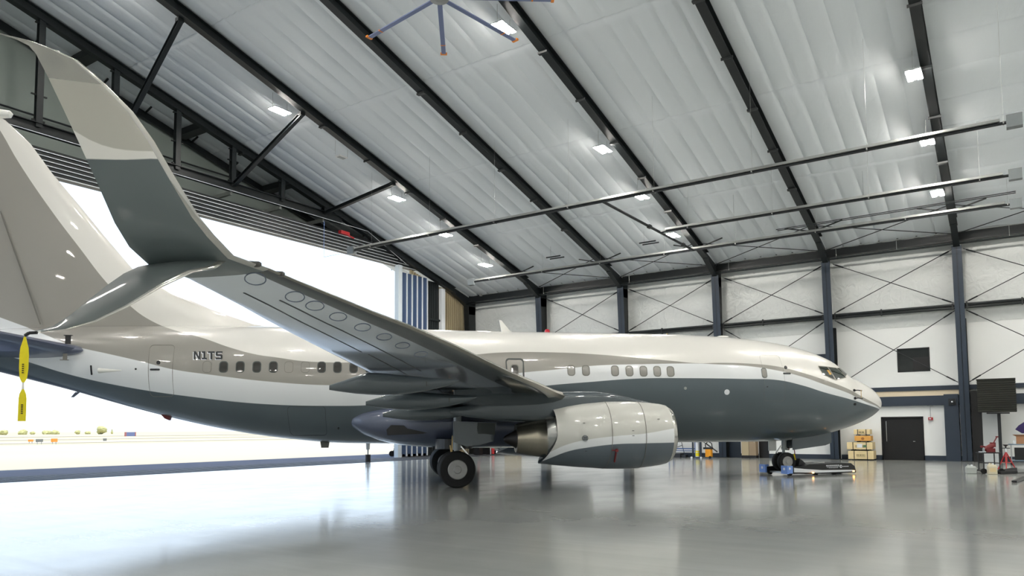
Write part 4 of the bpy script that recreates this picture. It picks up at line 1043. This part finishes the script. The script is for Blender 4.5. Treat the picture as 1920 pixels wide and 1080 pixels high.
# ---- engines
def engine(sg):
    yc = sg*4.83
    def ring(s, r, zc, flat=0.0, rake=0.0, n=40, squash=1.0):
        out = []
        for i in range(n):
            a = 2*PI*i/n; ca, sa = math.cos(a), math.sin(a)
            rz_ = r*(1-flat*max(0, -sa)**2)
            out.append((s+rake*max(0, -sa)**1.5, yc+r*squash*ca, zc+rz_*sa))
        return out
    outer = [ring(10.31, .70, 1.62), ring(10.31, .76, 1.615), ring(10.36, .825, 1.61), ring(10.47, .88, 1.605), ring(10.65, .925, 1.60, .01), ring(10.95, .968, 1.59, .02), ring(11.3, .998, 1.588, .02), ring(11.6, 1.02, 1.585, .02, 0), ring(12.3, 1.01, 1.59, .02, .05), ring(13.0, .94, 1.60, 0, .16), ring(13.5, .86, 1.60, -.02, .3), ring(13.9, .77, 1.60, -.06, .42)]
    inner_aft = [ring(13.88, .745, 1.60, -.06, .42), ring(13.3, .76, 1.6), ring(12.6, .78, 1.6)]
    cowl = MB().loft(outer[3:]+inner_aft, caps=False).build('engine_cowl', 'cowl', jet, smooth=True, auto=.9)
    lip = [ring(10.95, .77, 1.63), ring(10.6, .69, 1.63), ring(10.38, .675, 1.625)] + outer[:4]
    MB().loft(lip, caps=False).build('inlet_lip', 'polish', cowl, smooth=True, auto=2)
    MB().loft([ring(10.9, .77, 1.63), ring(11.3, .78, 1.62)], caps=False).build('inlet_duct', 'greyal', cowl, smooth=True)
    MB().lathe((11.28, yc, 1.62), (1, 0, 0), [(0, .78), (.05, .78)], 40).build('fan_disk', 'darkmetal', cowl)
    MB().lathe((10.75, yc, 1.62), (1, 0, 0), [(0, .01), (.12, .1), (.55, .27)], 24).build('spinner', 'seamdark', cowl, smooth=True)
    MB().lathe((12.6, yc, 1.6), (1, 0, 0), [(0, .78), (.02, .78)], 40).build('duct_blank', 'darkmetal', cowl)
    MB().lathe((12.7, yc, 1.55), (1, 0, 0), [(0, .66), (1.0, .665), (1.35, .62), (1.45, .6)], 36).build('core_cowl', 'sleeve', cowl, smooth=True)
    MB().lathe((14.13, yc, 1.52), (1, 0, 0), [(0, .61), (.05, .56), (.3, .52), (.8, .43), (.86, .41)], 36).build('exhaust_nozzle', 'nozzle', cowl, smooth=True)
    MB().lathe((14.9, yc, 1.5), (1, 0, 0), [(0, .36), (.05, .36), (.1, .26), (.4, .10), (.45, .03)], 28).build('exhaust_plug', 'darkmetal', cowl, smooth=True)
    for s, sp in ((11.35, .98), (12.35, 1.0)):
        vs = []
        for k, (ds, dr) in enumerate(((0, 0), (0, .006), (.014, .006), (.014, 0))):
            r0 = 1.018+dr if s < 12 else 1.012+dr; vs += ring(s+ds, r0-.0, 1.5855 if s < 12 else 1.59, .02, .05 if s > 12 else 0)
        n = 40
        MB().add(vs, [(q*n+i, q*n+(i+1) % n, (q+1)*n+(i+1) % n, (q+1)*n+i) for q in range(3) for i in range(n)]).build('cowl_seam', 'seam', cowl)
    if sg > 0:
        a = math.radians(-4)
        MB().lathe((13.14, yc+.915, 1.52), (.09, 1, 0), [(-.03, .085), (.025, .085), (.026, .02)], 20).build('vent_grille', 'seamdark', cowl)
        MB().lathe((13.14, yc+.925, 1.52), (.09, 1, 0), [(-.01, .075), (.02, .075)], 20).build('vent_face', 'greyal', cowl)
        for dz in (-.035, 0, .035): MB().box((13.14, yc+.948, 1.52+dz), (.12, .01, .018)).build('vent_slat', 'seamdark', cowl)
        zz = 1.17; yy = yc+1.0*math.sqrt(1-((zz-1.59)/.99)**2)
        MB().lathe((12.22, yy-.01, zz), (0, 1, -.4), [(0, .06), (.05, .05)], 10).box((12.3, yy+.02, zz), (.12, .03, .03)).build('lock_cover', 'darkred', cowl)
        MB().beam((12.24, yy+.025, zz-.08), (12.26, yy-.10, zz-.34), .03, .05).build('red_pennant', 'darkred', cowl)
        for s, z in ((11.75, 1.72), (11.75, 1.58), (13.15, 1.95), (13.1, 1.15), (10.95, 2.05)):
            y2 = yc+ (1.018 if s < 12.6 else .935)*math.sqrt(1-((z-1.59)/1.0)**2)
            MB().box((s, y2, z), (.06, .02, .015)).build('latch', 'seamdark', cowl)
    # pylon
    rings = []
    for s, zt, zb, hw in ((10.95, 2.58, 2.5, .04), (11.4, 2.68, 2.4, .12), (12.0, 2.82, 2.3, .18), (12.6, 2.89, 2.1, .2), (13.3, 2.89, 2.0, .2), (14.0, 2.86, 1.98, .2), (14.8, 2.8, 2.0, .2), (15.6, 2.7, 2.05, .17), (16.4, 2.5, 2.15, .1), (16.9, 2.4, 2.25, .03)):
        r = []
        for i in range(16):
            a = 2*PI*i/16; e = .7; cx_ = math.cos(a); sx_ = math.sin(a)
            r.append((s, yc-sg*.02+hw*abs(cx_)**e*(1 if cx_ > 0 else -1), (zt+zb)/2+(zt-zb)/2*abs(sx_)**e*(1 if sx_ > 0 else -1)))
        rings.append(r)
    MB().loft(rings).build('pylon', 'acgrey', cowl, smooth=True, auto=1.0)
for sg in (1, -1): engine(sg)
# ---- landing gear
def wheel_set(par, c, R, wdt, sg, hubr, nm='tyre'):
    MB().lathe((c[0], c[1]-wdt/2, c[2]), (0, 1, 0), [(.0, R*.62), (.01, R*.8), (.05*wdt/.38+.01, R*.93), (wdt*.22, R), (wdt*.78, R), (wdt*.95, R*.93), (wdt-.01, R*.8), (wdt, R*.62)], 40).build('tyre', 'black', par, smooth=True, auto=.6)
    MB().lathe((c[0], c[1]-wdt/2+.02, c[2]), (0, 1, 0), [(-.05, hubr*.34), (-.03, hubr*.42), (-.028, hubr*.5), (-.035, hubr*.92), (-.02, hubr), (wdt-.02, hubr), (wdt-.005, hubr*.92), (wdt-.012, hubr*.5), (wdt-.01, hubr*.42), (wdt+.01, hubr*.34)], 32).build('wheel_hub', 'wheel', par, smooth=True, auto=.5)
for sg in (1, -1):
    s0, y0, zc = 16.58, sg*2.86, .565
    g = MB().tube((s0, y0, .565), (s0-.03, y0, 1.35), .085, 14).tube((s0-.03, y0, 1.15), (s0-.05, y0, 2.4), .13, 14).tube((s0, y0-.62, zc), (s0, y0+.62, zc), .07, 12)
    g.tube((s0-.05, y0, 1.9), (s0-.05, y0-sg*.9, 2.0), .06, 8).build('main_gear_strut', 'greyal', jet, smooth=True)
    leg = jet.children[-1]
    MB().beam((s0-.12, y0, .75), (s0-.38, y0, 1.0), .1, .04).beam((s0-.38, y0, 1.0), (s0-.14, y0, 1.28), .1, .04).build('torque_link', 'chrome', leg)
    MB().tube((s0+.14, y0+.1, .6), (s0+.12, y0+.1, 1.6), .015, 6).tube((s0+.18, y0, 1.3), (s0+.1, y0, .7), .02, 6).build('brake_hose', 'brass', leg)
    for dy in (-.43, .43): wheel_set(leg, (s0, y0+dy, zc), .565, .40, sg, .30)
    dm = MB().prism([(16.68, 2.05), (16.68, 1.40), (16.3, 1.27), (15.9, 1.30), (15.45, 1.42), (15.35, 1.98)], 'y', sg*3.27, sg*3.31); dm.build('gear_door', 'acgrey', leg)
    MB().prism([(15.95, 2.0), (15.95, 1.66), (15.4, 1.62), (15.38, 1.98)], 'y', sg*3.312, sg*3.33).build('door_panel', 'gasket', leg)
    MB().lathe((16.58, sg*2.0, 1.19), (0, 0, -1), [(-.3, .6), (.02, .6)], 32).build('wheel_well', 'blackpl', leg)
s0 = 4.02; zc = .515
MB().tube((s0, 0, zc), (s0-.02, 0, 1.15), .055, 12).tube((s0-.02, 0, .95), (s0-.05, 0, 1.6), .09, 12).tube((s0, -.28, zc), (s0, .28, zc), .045, 10).tube((s0-.05, 0, 1.3), (s0-.9, 0, 1.6), .04, 8).build('nose_gear_strut', 'greyal', jet, smooth=True)
leg = jet.children[-1]
MB().beam((s0+.08, 0, .65), (s0+.28, 0, .85), .08, .03).beam((s0+.28, 0, .85), (s0+.08, 0, 1.1), .08, .03).build('torque_link', 'chrome', leg)
MB().tube((s0-.08, .08, 1.0), (s0-.18, .08, 1.0), .07, 12).tube((s0-.08, -.08, 1.0), (s0-.18, -.08, 1.0), .07, 12).build('taxi_light', 'chrome', leg)
MB().box((s0+.5, .12, 1.12), (.3, .04, .4)).build('gear_plate', 'galv', leg)
for dy in (-.2, .2): wheel_set(leg, (s0, dy, zc), .345, .20, 1, .20)
for sg in (1, -1):
    MB().prism([(3.86, 1.36), (3.86, .95), (2.55, 1.11), (2.3, 1.2), (2.3, 1.62)], 'y', sg*.38, sg*.42).build('nose_gear_door', 'acgrey', leg)
MB().beam((s0-.25, .3, 1.25), (s0-.28, .36, .62), .05, .01).build('red_streamer', 'darkred', leg)
MB().beam((s0-.25, .3, .8), (s0-.28, .36, .58), .06, .02).build('yellow_tab', 'yellow', leg)

# yellow streamer hanging from the lower winglet tip
stp = thing('warning_streamer', 'two piece yellow warning streamer hanging from the lower winglet tip', 'streamer', ac(22.33, 17.9, 1.9), AYAW+PI)
MB().path([(-.12, 0, .945), (-.04, 0, .94), (0.0, 0, .91)], .018, 6).build('black_strap', 'blackpl', stp)
def ribbon(pts, ang, m_, nm):
    rg = []
    for z, wd, tw in pts:
        a = ang+tw; c, s_ = math.cos(a), math.sin(a)
        rg.append([(-c*wd/2, -s_*wd/2+.002, z), (c*wd/2, s_*wd/2+.002, z), (c*wd/2, s_*wd/2-.002, z), (-c*wd/2, -s_*wd/2-.002, z)])
    return MB().loft(rg).build(nm, m_, stp, smooth=True)
ribbon([(.90, .02, 0), (.86, .035, .1), (.78, .075, .2), (.70, .085, .25), (.56, .085, .2), (.46, .07, .1), (.41, .025, 0)], 0, 'yellow', 'upper_ribbon')
ribbon([(.41, .02, 0), (.36, .02, .4), (.34, .03, 0)], 0, 'white', 'knot')
ribbon([(.34, .02, 0), (.29, .06, .1), (.24, .075, .1), (.0, .078, .05)], 0, 'yellow', 'lower_ribbon')
for z0 in (.50, .07):
    pm = MB()
    for k in range(5): pm.box((.0, .006+.012*(z0 > .3), z0+.014+.022*k), (.018, .004, .012))
    pm.build('printed_warning', 'print', stp)

# ------------------------------------------------------------------ towbarless tug under the nose wheel
tw_o = ac(4.02, 0, 0)
tug = thing('nose_wheel_tug', 'low black towbarless tug clamped under the nose wheels, pale blue end plates', 'tug', (tw_o.x, tw_o.y, 0), math.radians(53.7))
# local x forward, y away from the camera
MB().prism([(.45, .05), (.45, .36), (.7, .42), (2.2, .44), (2.62, .42), (2.80, .30), (2.86, .06)], 'y', -.62, .62).build('body', 'blackpl', tug, bevel=.02)
for s_ in (-1, 1):
    MB().prism([(-.42, .08), (-.42, .3), (.5, .36), (.5, .08)], 'y', s_*.5, s_*.66).build('side_arm', 'blackpl', tug)
    ap_ = MB().box((-.46, s_*.62, .24), (.08, .34, .30)).box((-.3, s_*.672, .24), (.28, .02, .28)).build('end_plate', 'bluelabel', tug)
    MB().lathe((-.505, s_*.62, .27), (1, 0, 0), [(0, .05), (.01, .05)], 14).lathe((-.3, s_*.684, .28), (0, 1, 0), [(-.002, .045), (.002, .045)], 14).build('round_mark', 'whitetrim', ap_)
    MB().prism([(-.1, .14), (-.1, .30), (.4, .25), (1.2, .19), (2.62, .17), (2.62, .11), (1.0, .10)], 'y', s_*.665, s_*.68).build('side_stripe', 'whitetrim', tug)
    MB().lathe((-.2, s_*.55, .085), (0, 1, 0), [(-.05, .08), (.05, .08)], 16).build('castor', 'black', tug)
    MB().lathe((1.9, s_*.5, .1), (0, 1, 0), [(-.06, .1), (.06, .1)], 16).build('drive_wheel', 'black', tug)
MB().box((2.7, -.645, .12), (.06, .05, .04)).build('marker_lamp', 'amber', tug); MB().box((.75, -.69, .10), (.06, .03, .03)).build('marker_lamp', 'amber', tug)
MB().box((.08, 0, .12), (.7, .95, .06)).build('lift_plate', 'galv', tug)
MB().prism([(.42, .3), (.5, .62), (.62, .55), (.8, .38)], 'y', -.3, .3).build('wheel_clamp', 'blackpl', tug)
MB().tube((1.0, -.45, .46), (1.5, -.45, .46), .012, 6).tube((1.0, -.45, .42), (1.0, -.45, .46), .012, 6).tube((1.5, -.45, .42), (1.5, -.45, .46), .012, 6).build('grab_rail', 'galv', tug)
tx = MB()      # three blurred white lines of lettering, then the round emblem and its word
rg = random.Random(2)
for k, (z0, hh, x0, x1) in enumerate(((.325, .045, 1.42, 2.02), (.283, .02, 1.45, 2.0), (.252, .014, 1.55, 1.98))):
    x = x0
    while x < x1:
        w_ = rg.uniform(.02, .045); tx.box((x+w_/2, -.625, z0+hh/2), (w_*.8, .004, hh)); x += w_+.012
x = 2.2
for k in range(7): tx.box((x+.018, -.625, .302), (.026, .004, .03)); x += .042
tx.build('white_lettering', 'whitetrim', tug)
MB().lathe((2.12, -.622, .305), (0, -1, 0), [(0, .058), (.006, .058)], 20).build('round_emblem', 'whitetrim', tug)
MB().box((2.12, -.63, .305), (.05, .006, .04)).build('emblem_centre', 'blackpl', tug)

# ------------------------------------------------------------------ crates by the black door
def crate(x, y, z, dx, dy, dz, m_, label, straps=True, marks=True):
    t = thing('wooden_crate', label, 'crate', (x, y, z))
    MB().box((0, 0, dz/2+.03), (dx, dy, dz-.06)).build('box', m_, t, bevel=.01)
    for s_ in (-1, 1):
        MB().box((s_*dx*.3, 0, .02), (.12, dy*.95, .05)).build('skid', 'doordark', t)
        if straps: MB().box((s_*dx*.26, -dy/2-.006, dz/2), (.035, .01, dz)).box((s_*dx*.26, 0, dz+.003), (.035, dy, .006)).build('strap', 'doordark', t)
    if marks:
        mk = MB(); rq = random.Random(int(x*100+z*77)); q = -dx*.16
        while q < dx*.16: w_ = rq.uniform(.02, .06); mk.box((q, -dy/2-.004, dz*.55), (w_*.7, .006, .06)); q += w_+.01
        mk.box((0, -dy/2-.004, dz*.38), (dx*.34, .006, .015)); mk.build('stencil', 'print', t)
    return t
crate(-7.18, 44.72, 0, 1.26, .9, .50, 'wood', 'pale pine crate on the floor, bottom of the stack by the black door')
c_ = crate(-7.22, 44.72, .52, 1.28, .9, .44, 'wood', 'pale pine crate with a paper label, second from the floor in the stack')
MB().box((.0, -.46, .26), (.26, .008, .2)).build('paper_label', 'whitetrim', c_); MB().box((.26, -.462, .24), (.14, .008, .12)).build('green_print', mat('green_print', (90, 130, 96), .6), c_)
c_ = crate(-7.07, 44.72, .98, .82, .7, .33, 'wood2', 'orange toned wooden crate, third from the floor in the stack', straps=False, marks=False)
MB().lathe((0, -.355, .18), (0, -1, 0), [(0, .08), (.004, .08)], 14).build('round_stamp', mat('stamp', (170, 110, 50), .6), c_)
crate(-7.1, 44.72, 1.33, .80, .7, .33, 'wood', 'small pale crate on top of the stack')
# fire alarm box and drop conduit by the black door
t = thing('alarm_box', 'small red alarm box hanging on a short conduit above the black door corner', 'alarm', (-3.87, V-.12, 2.15))
MB().box((0, 0, .05), (.22, .1, .14)).build('box', 'red', t); MB().box((-.02, -.055, .05), (.1, .01, .05)).build('label_plate', 'whitetrim', t)
MB().tube((0, 0, .12), (0, 0, .78), .02, 6).box((0, 0, .74), (.3, .06, .05)).build('conduit', 'galv', t)
t = thing('ceiling_speaker', 'small dark round fitting with a bright centre on the navy post', 'fitting', (-2.82, V-.72, 3.05))
MB().box((0, .06, 0), (.32, .1, .32)).build('bracket', 'steel', t); MB().lathe((0, .0, 0), (0, -1, 0), [(0, .12), (.05, .1)], 16).build('ring', 'rod', t); MB().lathe((0, -.05, 0), (0, -1, 0), [(0, .04), (.02, .03)], 10).build('bulb', 'whitetrim', t)

# ------------------------------------------------------------------ louvred unit heater on a pole, right of the steel column
t = thing('louvred_heater', 'large dark louvred unit beside the last navy column', 'heater', (-.87, 43.6, 2.45))
MB().box((0, .3, .83), (1.58, .6, 1.62)).build('casing', 'doordark', t)
for k in range(15): MB().box((0, -.02, .08+.107*k), (1.6, .07, .055), R=Matrix.Rotation(.5, 3, 'X')).build('louvre_slat', 'louver', t)
MB().span((-.82, -.08, 1.62), (.8, .6, 1.66)).build('top_flange', 'louver', t)
MB().span((-.45, 0, -.06), (.5, .5, .0)).build('duct_collar', 'doordark', t)
t = thing('steel_pole', 'slim black pole standing under the louvred unit', 'pole', (-.82, 43.9, 0)); MB().box((0, 0, 1.2), (.14, .14, 2.4)).build('pole', 'rod', t); MB().box((0, 0, .01), (.3, .3, .02)).build('base_plate', 'galv', t)
pn = MB().span((-1.55, V-.5, 0), (-.86, V-.45, 2.45)).build('partition_panel', 'partition'); tag(pn, 'grey partition panel between the column and the pole', 'panel')
dk = MB().span((-2.02, V-.5, 0), (-1.56, V-.02, 3.6)).build('cabinet', 'doordark'); tag(dk, 'tall black cabinet against the last navy column', 'cabinet')

# pipe vice on a wheeled stand
t = thing('vice_stand', 'black wheeled stand with a dark red bench vice', 'stand', (-1.02, 33.75, 0), .45)
fr2 = MB()
for x in (-.28, .28):
    for y in (-.2, .2): fr2.tube((x, y, .12), (x, y, .78), .022, 8)
fr2.tube((-.28, -.2, .4), (.28, -.2, .4), .018, 6).tube((-.28, .2, .4), (.28, .2, .4), .018, 6).span((-.34, -.24, .09), (.34, .24, .13)).build('frame', 'blackpl', t)
MB().span((-.36, -.24, .76), (.34, .24, .80)).build('stand_top', 'blackpl', t)
for x in (-.3, .3): MB().lathe((x, -.24, .1), (0, 1, 0), [(-.03, .1), (.03, .1)], 14).build('wheel', 'black', t)
v_ = MB().span((-.1, -.1, .8), (.2, .1, .95)).lathe((.05, 0, 1.0), (1, 0, .6), [(-.25, .05), (-.2, .09), (.1, .1), (.2, .06)], 12); v_.box((.16, 0, 1.08), (.16, .12, .18)).tube((.16, 0, 1.1), (.32, 0, 1.38), .022, 8).box((.32, 0, 1.38), (.08, .05, .05)).tube((-.3, -.1, 1.02), (.0, .1, .98), .04, 8)
v_.build('vice', 'darkred', t)
MB().lathe((-.22, -.12, .8), (0, 0, 1), [(0, .04), (.14, .04), (.18, .02)], 12).build('bottle', 'greyal', t)
MB().box((-.28, -.14, .82), (.2, .14, .03)).build('cloth', 'whitetrim', t)
def jug(x, y, h, wd, m_, label):
    t = thing('plastic_jug', label, 'jug', (x, y, 0), .3)
    b = MB().loft([[(sx_*wd*k, sy_*wd*.6*k, z) for sx_, sy_ in ((-.5, -.5), (.5, -.5), (.5, .5), (-.5, .5))] for z, k in ((0, .94), (.02, 1), (h*.68, 1), (h*.84, .8), (h*.86, .4))])
    b.build('body', m_, t, bevel=.015); MB().lathe((wd*.1, 0, h*.85), (0, 0, 1), [(0, .035), (.05, .035)], 12).build('cap', 'whitetrim', t)
    MB().path([(-wd*.3, 0, h*.74), (-wd*.3, 0, h*.96), (wd*.0, 0, h*.9)], .018, 6).build('handle', m_, t)
    return t
j = jug(-.92, 33.25, .42, .30, 'plasticw', 'cream plastic jug with a label in front of the vice stand'); MB().box((0, -.092, .16), (.2, .006, .14)).build('paper_label', 'wood', j)
jug(-1.6, 33.35, .34, .34, mat('clear_jug', (176, 182, 178), .3), 'pale translucent jug behind the cream one at the stand corner')
# two black floor pieces beside the stand
tag(MB().beam((-.72, 33.3, .06), (-.2, 33.9, .06), .16, .10).build('wheel_chock', 'blackpl'), 'black chock lying beside the cream jug', 'chock')
tag(MB().beam((-.6, 34.2, .08), (-.22, 35.1, .12), .14, .12).build('rubber_block', 'blackpl'), 'black rubber block behind the chock, before the red stand', 'block')
tag(MB().beam((-.22, 28.5, .04), (.08, 30.9, .05), .14, .06).build('rubber_strip', 'blackpl'), 'black rubber strip lying on the floor near the frame edge', 'strip')
tag(MB().tube((-.3, 34.2, .02), (.3, 34.6, .02), .018, 6).build('floor_cable', 'rod'), 'thin dark cable on the floor beyond the chock', 'cable')
# red tripod jack stand
t = thing('tripod_jack_stand', 'red tripod jack stand with a black screw top', 'jack stand', (-.52, 37.4, 0))
lg = []
for k in range(3):
    a = 2*PI*k/3+.5; MB().tube((.34*math.cos(a), .34*math.sin(a), .02), (.03*math.cos(a), .03*math.sin(a), .66), .024, 8).box((.34*math.cos(a), .34*math.sin(a), .012), (.08, .08, .02)).build('leg', 'red', t)
    b = 2*PI*(k+1)/3+.5; MB().tube((.2*math.cos(a), .2*math.sin(a), .28), (.2*math.cos(b), .2*math.sin(b), .28), .012, 6).build('brace', 'red', t)
MB().tube((0, 0, .3), (0, 0, .7), .045, 10).build('tube', 'red', t); MB().tube((0, 0, .7), (0, 0, .86), .025, 8).build('screw', 'chrome', t)
MB().box((0, 0, .87), (.3, .03, .03)).tube((0, 0, .86), (0, 0, .94), .03, 8).lathe((0, 0, .94), (0, 0, 1), [(0, .03), (.06, .1), (.08, .1)], 12).build('saddle', 'blackpl', t)
# blue service trolley with a carton, a cup and bins
t = thing('service_trolley', 'blue grey tool trolley at the edge of the frame', 'trolley', (.05, 41.5, 0))
MB().span((-.52, -.3, .92), (.5, .3, .97)).span((-.46, -.28, .2), (.5, .28, .24)).build('shelf', mat('trolley_blue', (110, 130, 144), .4), t)
for x in (-.42, .46):
    for y in (-.26, .26): MB().tube((x, y, .1), (x, y, .92), .02, 8).build('leg', 'galv', t); 
for x in (-.42, .46): MB().lathe((x, -.26, .06), (0, 1, 0), [(-.02, .06), (.02, .06)], 12).build('castor', 'black', t)
MB().span((-.3, -.2, .24), (.1, .2, .8)).build('black_bin', 'blackpl', t); MB().span((.12, -.24, .24), (.46, .2, .56)).build('teal_bin', 'teal', t)
t = thing('cardboard_box', 'brown open cardboard box on the tool trolley', 'box', (.12, 41.6, .97))
MB().loft([[(-.28, -.2, 0), (.3, -.2, 0), (.3, .2, 0), (-.28, .2, 0)], [(-.28, -.2, .34), (.3, -.2, .34), (.3, .2, .34), (-.28, .2, .34)], [(-.42, -.26, .42), (.4, -.26, .42), (.4, .26, .42), (-.42, .26, .42)]]).build('carton', 'gold', t)
t = thing('paper_cup', 'white cup on the front of the tool trolley', 'cup', (-.22, 41.27, .97)); MB().lathe((0, 0, 0), (0, 0, 1), [(0, .045), (.15, .06)], 14).build('cup', 'whitetrim', t)
# unidentified dark purple shape at the frame edge, built as a hanging jacket
per = thing('jacket', 'dark purple jacket hanging at the frame edge above the trolley', 'jacket', (.12, 41.6, 1.45))
MB().loft([[(-.05, -.1, 0), (.2, -.12, 0), (.3, .1, 0), (0, .1, 0)], [(-.3, -.12, .18), (.25, -.14, .2), (.3, .12, .2), (-.2, .1, .2)], [(-.16, -.1, .36), (.25, -.12, .42), (.3, .1, .42), (-.1, .1, .38)], [(.1, -.04, .55), (.3, -.06, .6), (.32, .06, .6), (.12, .04, .56)]]).build('cloth', 'purple', per, smooth=True)
MB().tube((.28, 0, .5), (.28, 0, 1.1), .01, 5).tube((.28, 0, 1.1), (.28, 3.3, 1.1), .01, 5).build('hanger', 'rod', per)

# ------------------------------------------------------------------ workbench and engine hoist seen under the fuselage
t = thing('work_bench', 'blue framed work bench with an orange top under the fuselage', 'bench', (-17.0, 44.3, 0))
MB().span((-1.1, -.4, .98), (.75, .4, 1.03)).build('bench_top', 'orangetop', t)
fb = MB()
for x in (-1.0, .68):
    for y in (-.35, .35): fb.span((x-.03, y-.03, 0), (x+.03, y+.03, .98))
fb.span((-1.0, -.38, .52), (.68, -.33, .58)).span((-1.0, -.38, .40), (.68, -.33, .44)).build('bench_frame', 'benchblue', t)
MB().path([(-.75, -.3, .95), (-.6, -.3, .1)], .02, 6).path([(-.2, -.3, .95), (-.05, -.3, .3)], .02, 6).path([(-.7, -.3, .72), (-.45, -.3, .64), (-.15, -.3, .76)], .02, 6).build('stool_frame', 'blackpl', t)
MB().span((-1.0, -.3, 0), (-.3, .3, .24)).span((-.3, -.2, 0), (0, .2, .16)).build('lower_boxes', 'blackpl', t)
t = thing('gas_bottle_trolley', 'white and yellow cylinder held in a dark trolley frame under the fuselage', 'trolley', (-15.75, 42.9, 0))
MB().span((-.36, -.05, .06), (-.28, .05, 1.02)).span((.1, -.05, .06), (.2, .05, 1.02)).span((-.46, -.05, .98), (.3, .05, 1.04)).span((-.36, -.05, .06), (.2, .05, .1)).build('frame', 'navy', t)
b_ = MB().lathe((-.08, .1, .1), (0, 0, 1), [(0, .12), (.5, .12), (.85, .12), (.9, .05)], 14); b_.build('cylinder', 'whitetrim', t)
MB().lathe((-.08, .1, .14), (0, 0, 1), [(0, .125), (.2, .125)], 14).lathe((-.08, .1, .38), (0, 0, 1), [(0, .125), (.08, .125)], 14).build('yellow_band', 'yellow', t)
for x in (-.38, .2): MB().lathe((x, -.1, .06), (0, 1, 0), [(-.03, .06), (.03, .06)], 10).build('castor', 'whitetrim', t)
t = thing('yellow_floor_fan', 'amber yellow floor machine with a black hoop handle under the fuselage', 'machine', (-15.2, 43.2, 0))
MB().span((-.18, -.15, .1), (.14, .2, .55)).build('body', mat('amber_body', (236, 160, 30), .4), t)
MB().path([(-.2, 0, .55), (-.22, 0, .85), (-.05, 0, 1.0), (.16, 0, .9), (.2, 0, .55)], .03, 6).build('hoop_handle', 'blackpl', t)
MB().span((-.3, -.15, .55), (.2, .15, .66)).build('lid', 'blackpl', t); MB().lathe((.1, -.15, .08), (0, 1, 0), [(-.03, .08), (.03, .08)], 12).build('wheel', 'black', t)
for k, (x, wd, m_, lb) in enumerate(((-13.55, .42, 'khaki', 'narrow beige cupboard under the fuselage, nearer the engine'), (-13.12, .40, 'tanpanel', 'tan cupboard beside the black door under the fuselage'))):
    t = thing('storage_cupboard', lb, 'cupboard', (x, V-.28, 0)); MB().span((-wd/2, -.25, .16), (wd/2, .25, 1.7)).build('body', m_, t); MB().span((-wd/2, -.22, 0), (wd/2, .22, .16)).build('plinth', 'doordark', t)
    MB().tube((wd*.3, -.27, .9), (wd*.3, -.27, 1.1), .012, 6).build('door_handle', 'galv', t)
# things under the belly near the corner column
t = thing('fire_extinguisher', 'red fire extinguisher against the far wall under the wing', 'extinguisher', (-31.3, 43.9, 0)); MB().lathe((0, 0, .05), (0, 0, 1), [(0, .11), (.7, .11), (.8, .04), (.9, .03)], 14).build('cylinder', 'red', t, smooth=True); MB().box((-.06, 0, .98), (.2, .05, .08)).build('trigger', 'blackpl', t)
t = thing('red_beacon_stand', 'dark floor stand with a small red and white lamp under the wing', 'stand', (-31.9, 43.0, 0)); MB().span((-.25, -.2, 0), (.2, .2, .75)).build('stand', 'doordark', t); MB().lathe((0, 0, .75), (0, 0, 1), [(0, .1), (.2, .12), (.25, .06)], 14).build('lamp', 'red', t)
t = thing('storage_cupboard', 'khaki steel cupboard in the far corner beneath the wing', 'cupboard', (-30.3, V-.3, 0)); MB().span((-.55, -.28, .12), (.55, .28, 1.7)).build('body', 'khaki', t); MB().span((-.5, -.25, 0), (.5, .25, .12)).build('plinth', 'doordark', t)
t = thing('parts_rack', 'black storage rack in the far corner beyond the main wheels', 'rack', (-32.5, 44.4, 0)); MB().span((-.7, -.3, 0), (.7, .4, 1.6)).build('rack', 'doordark', t); MB().tube((.85, -.3, 0), (.85, -.3, 1.6), .04, 8).build('white_post', 'whitetrim', t)
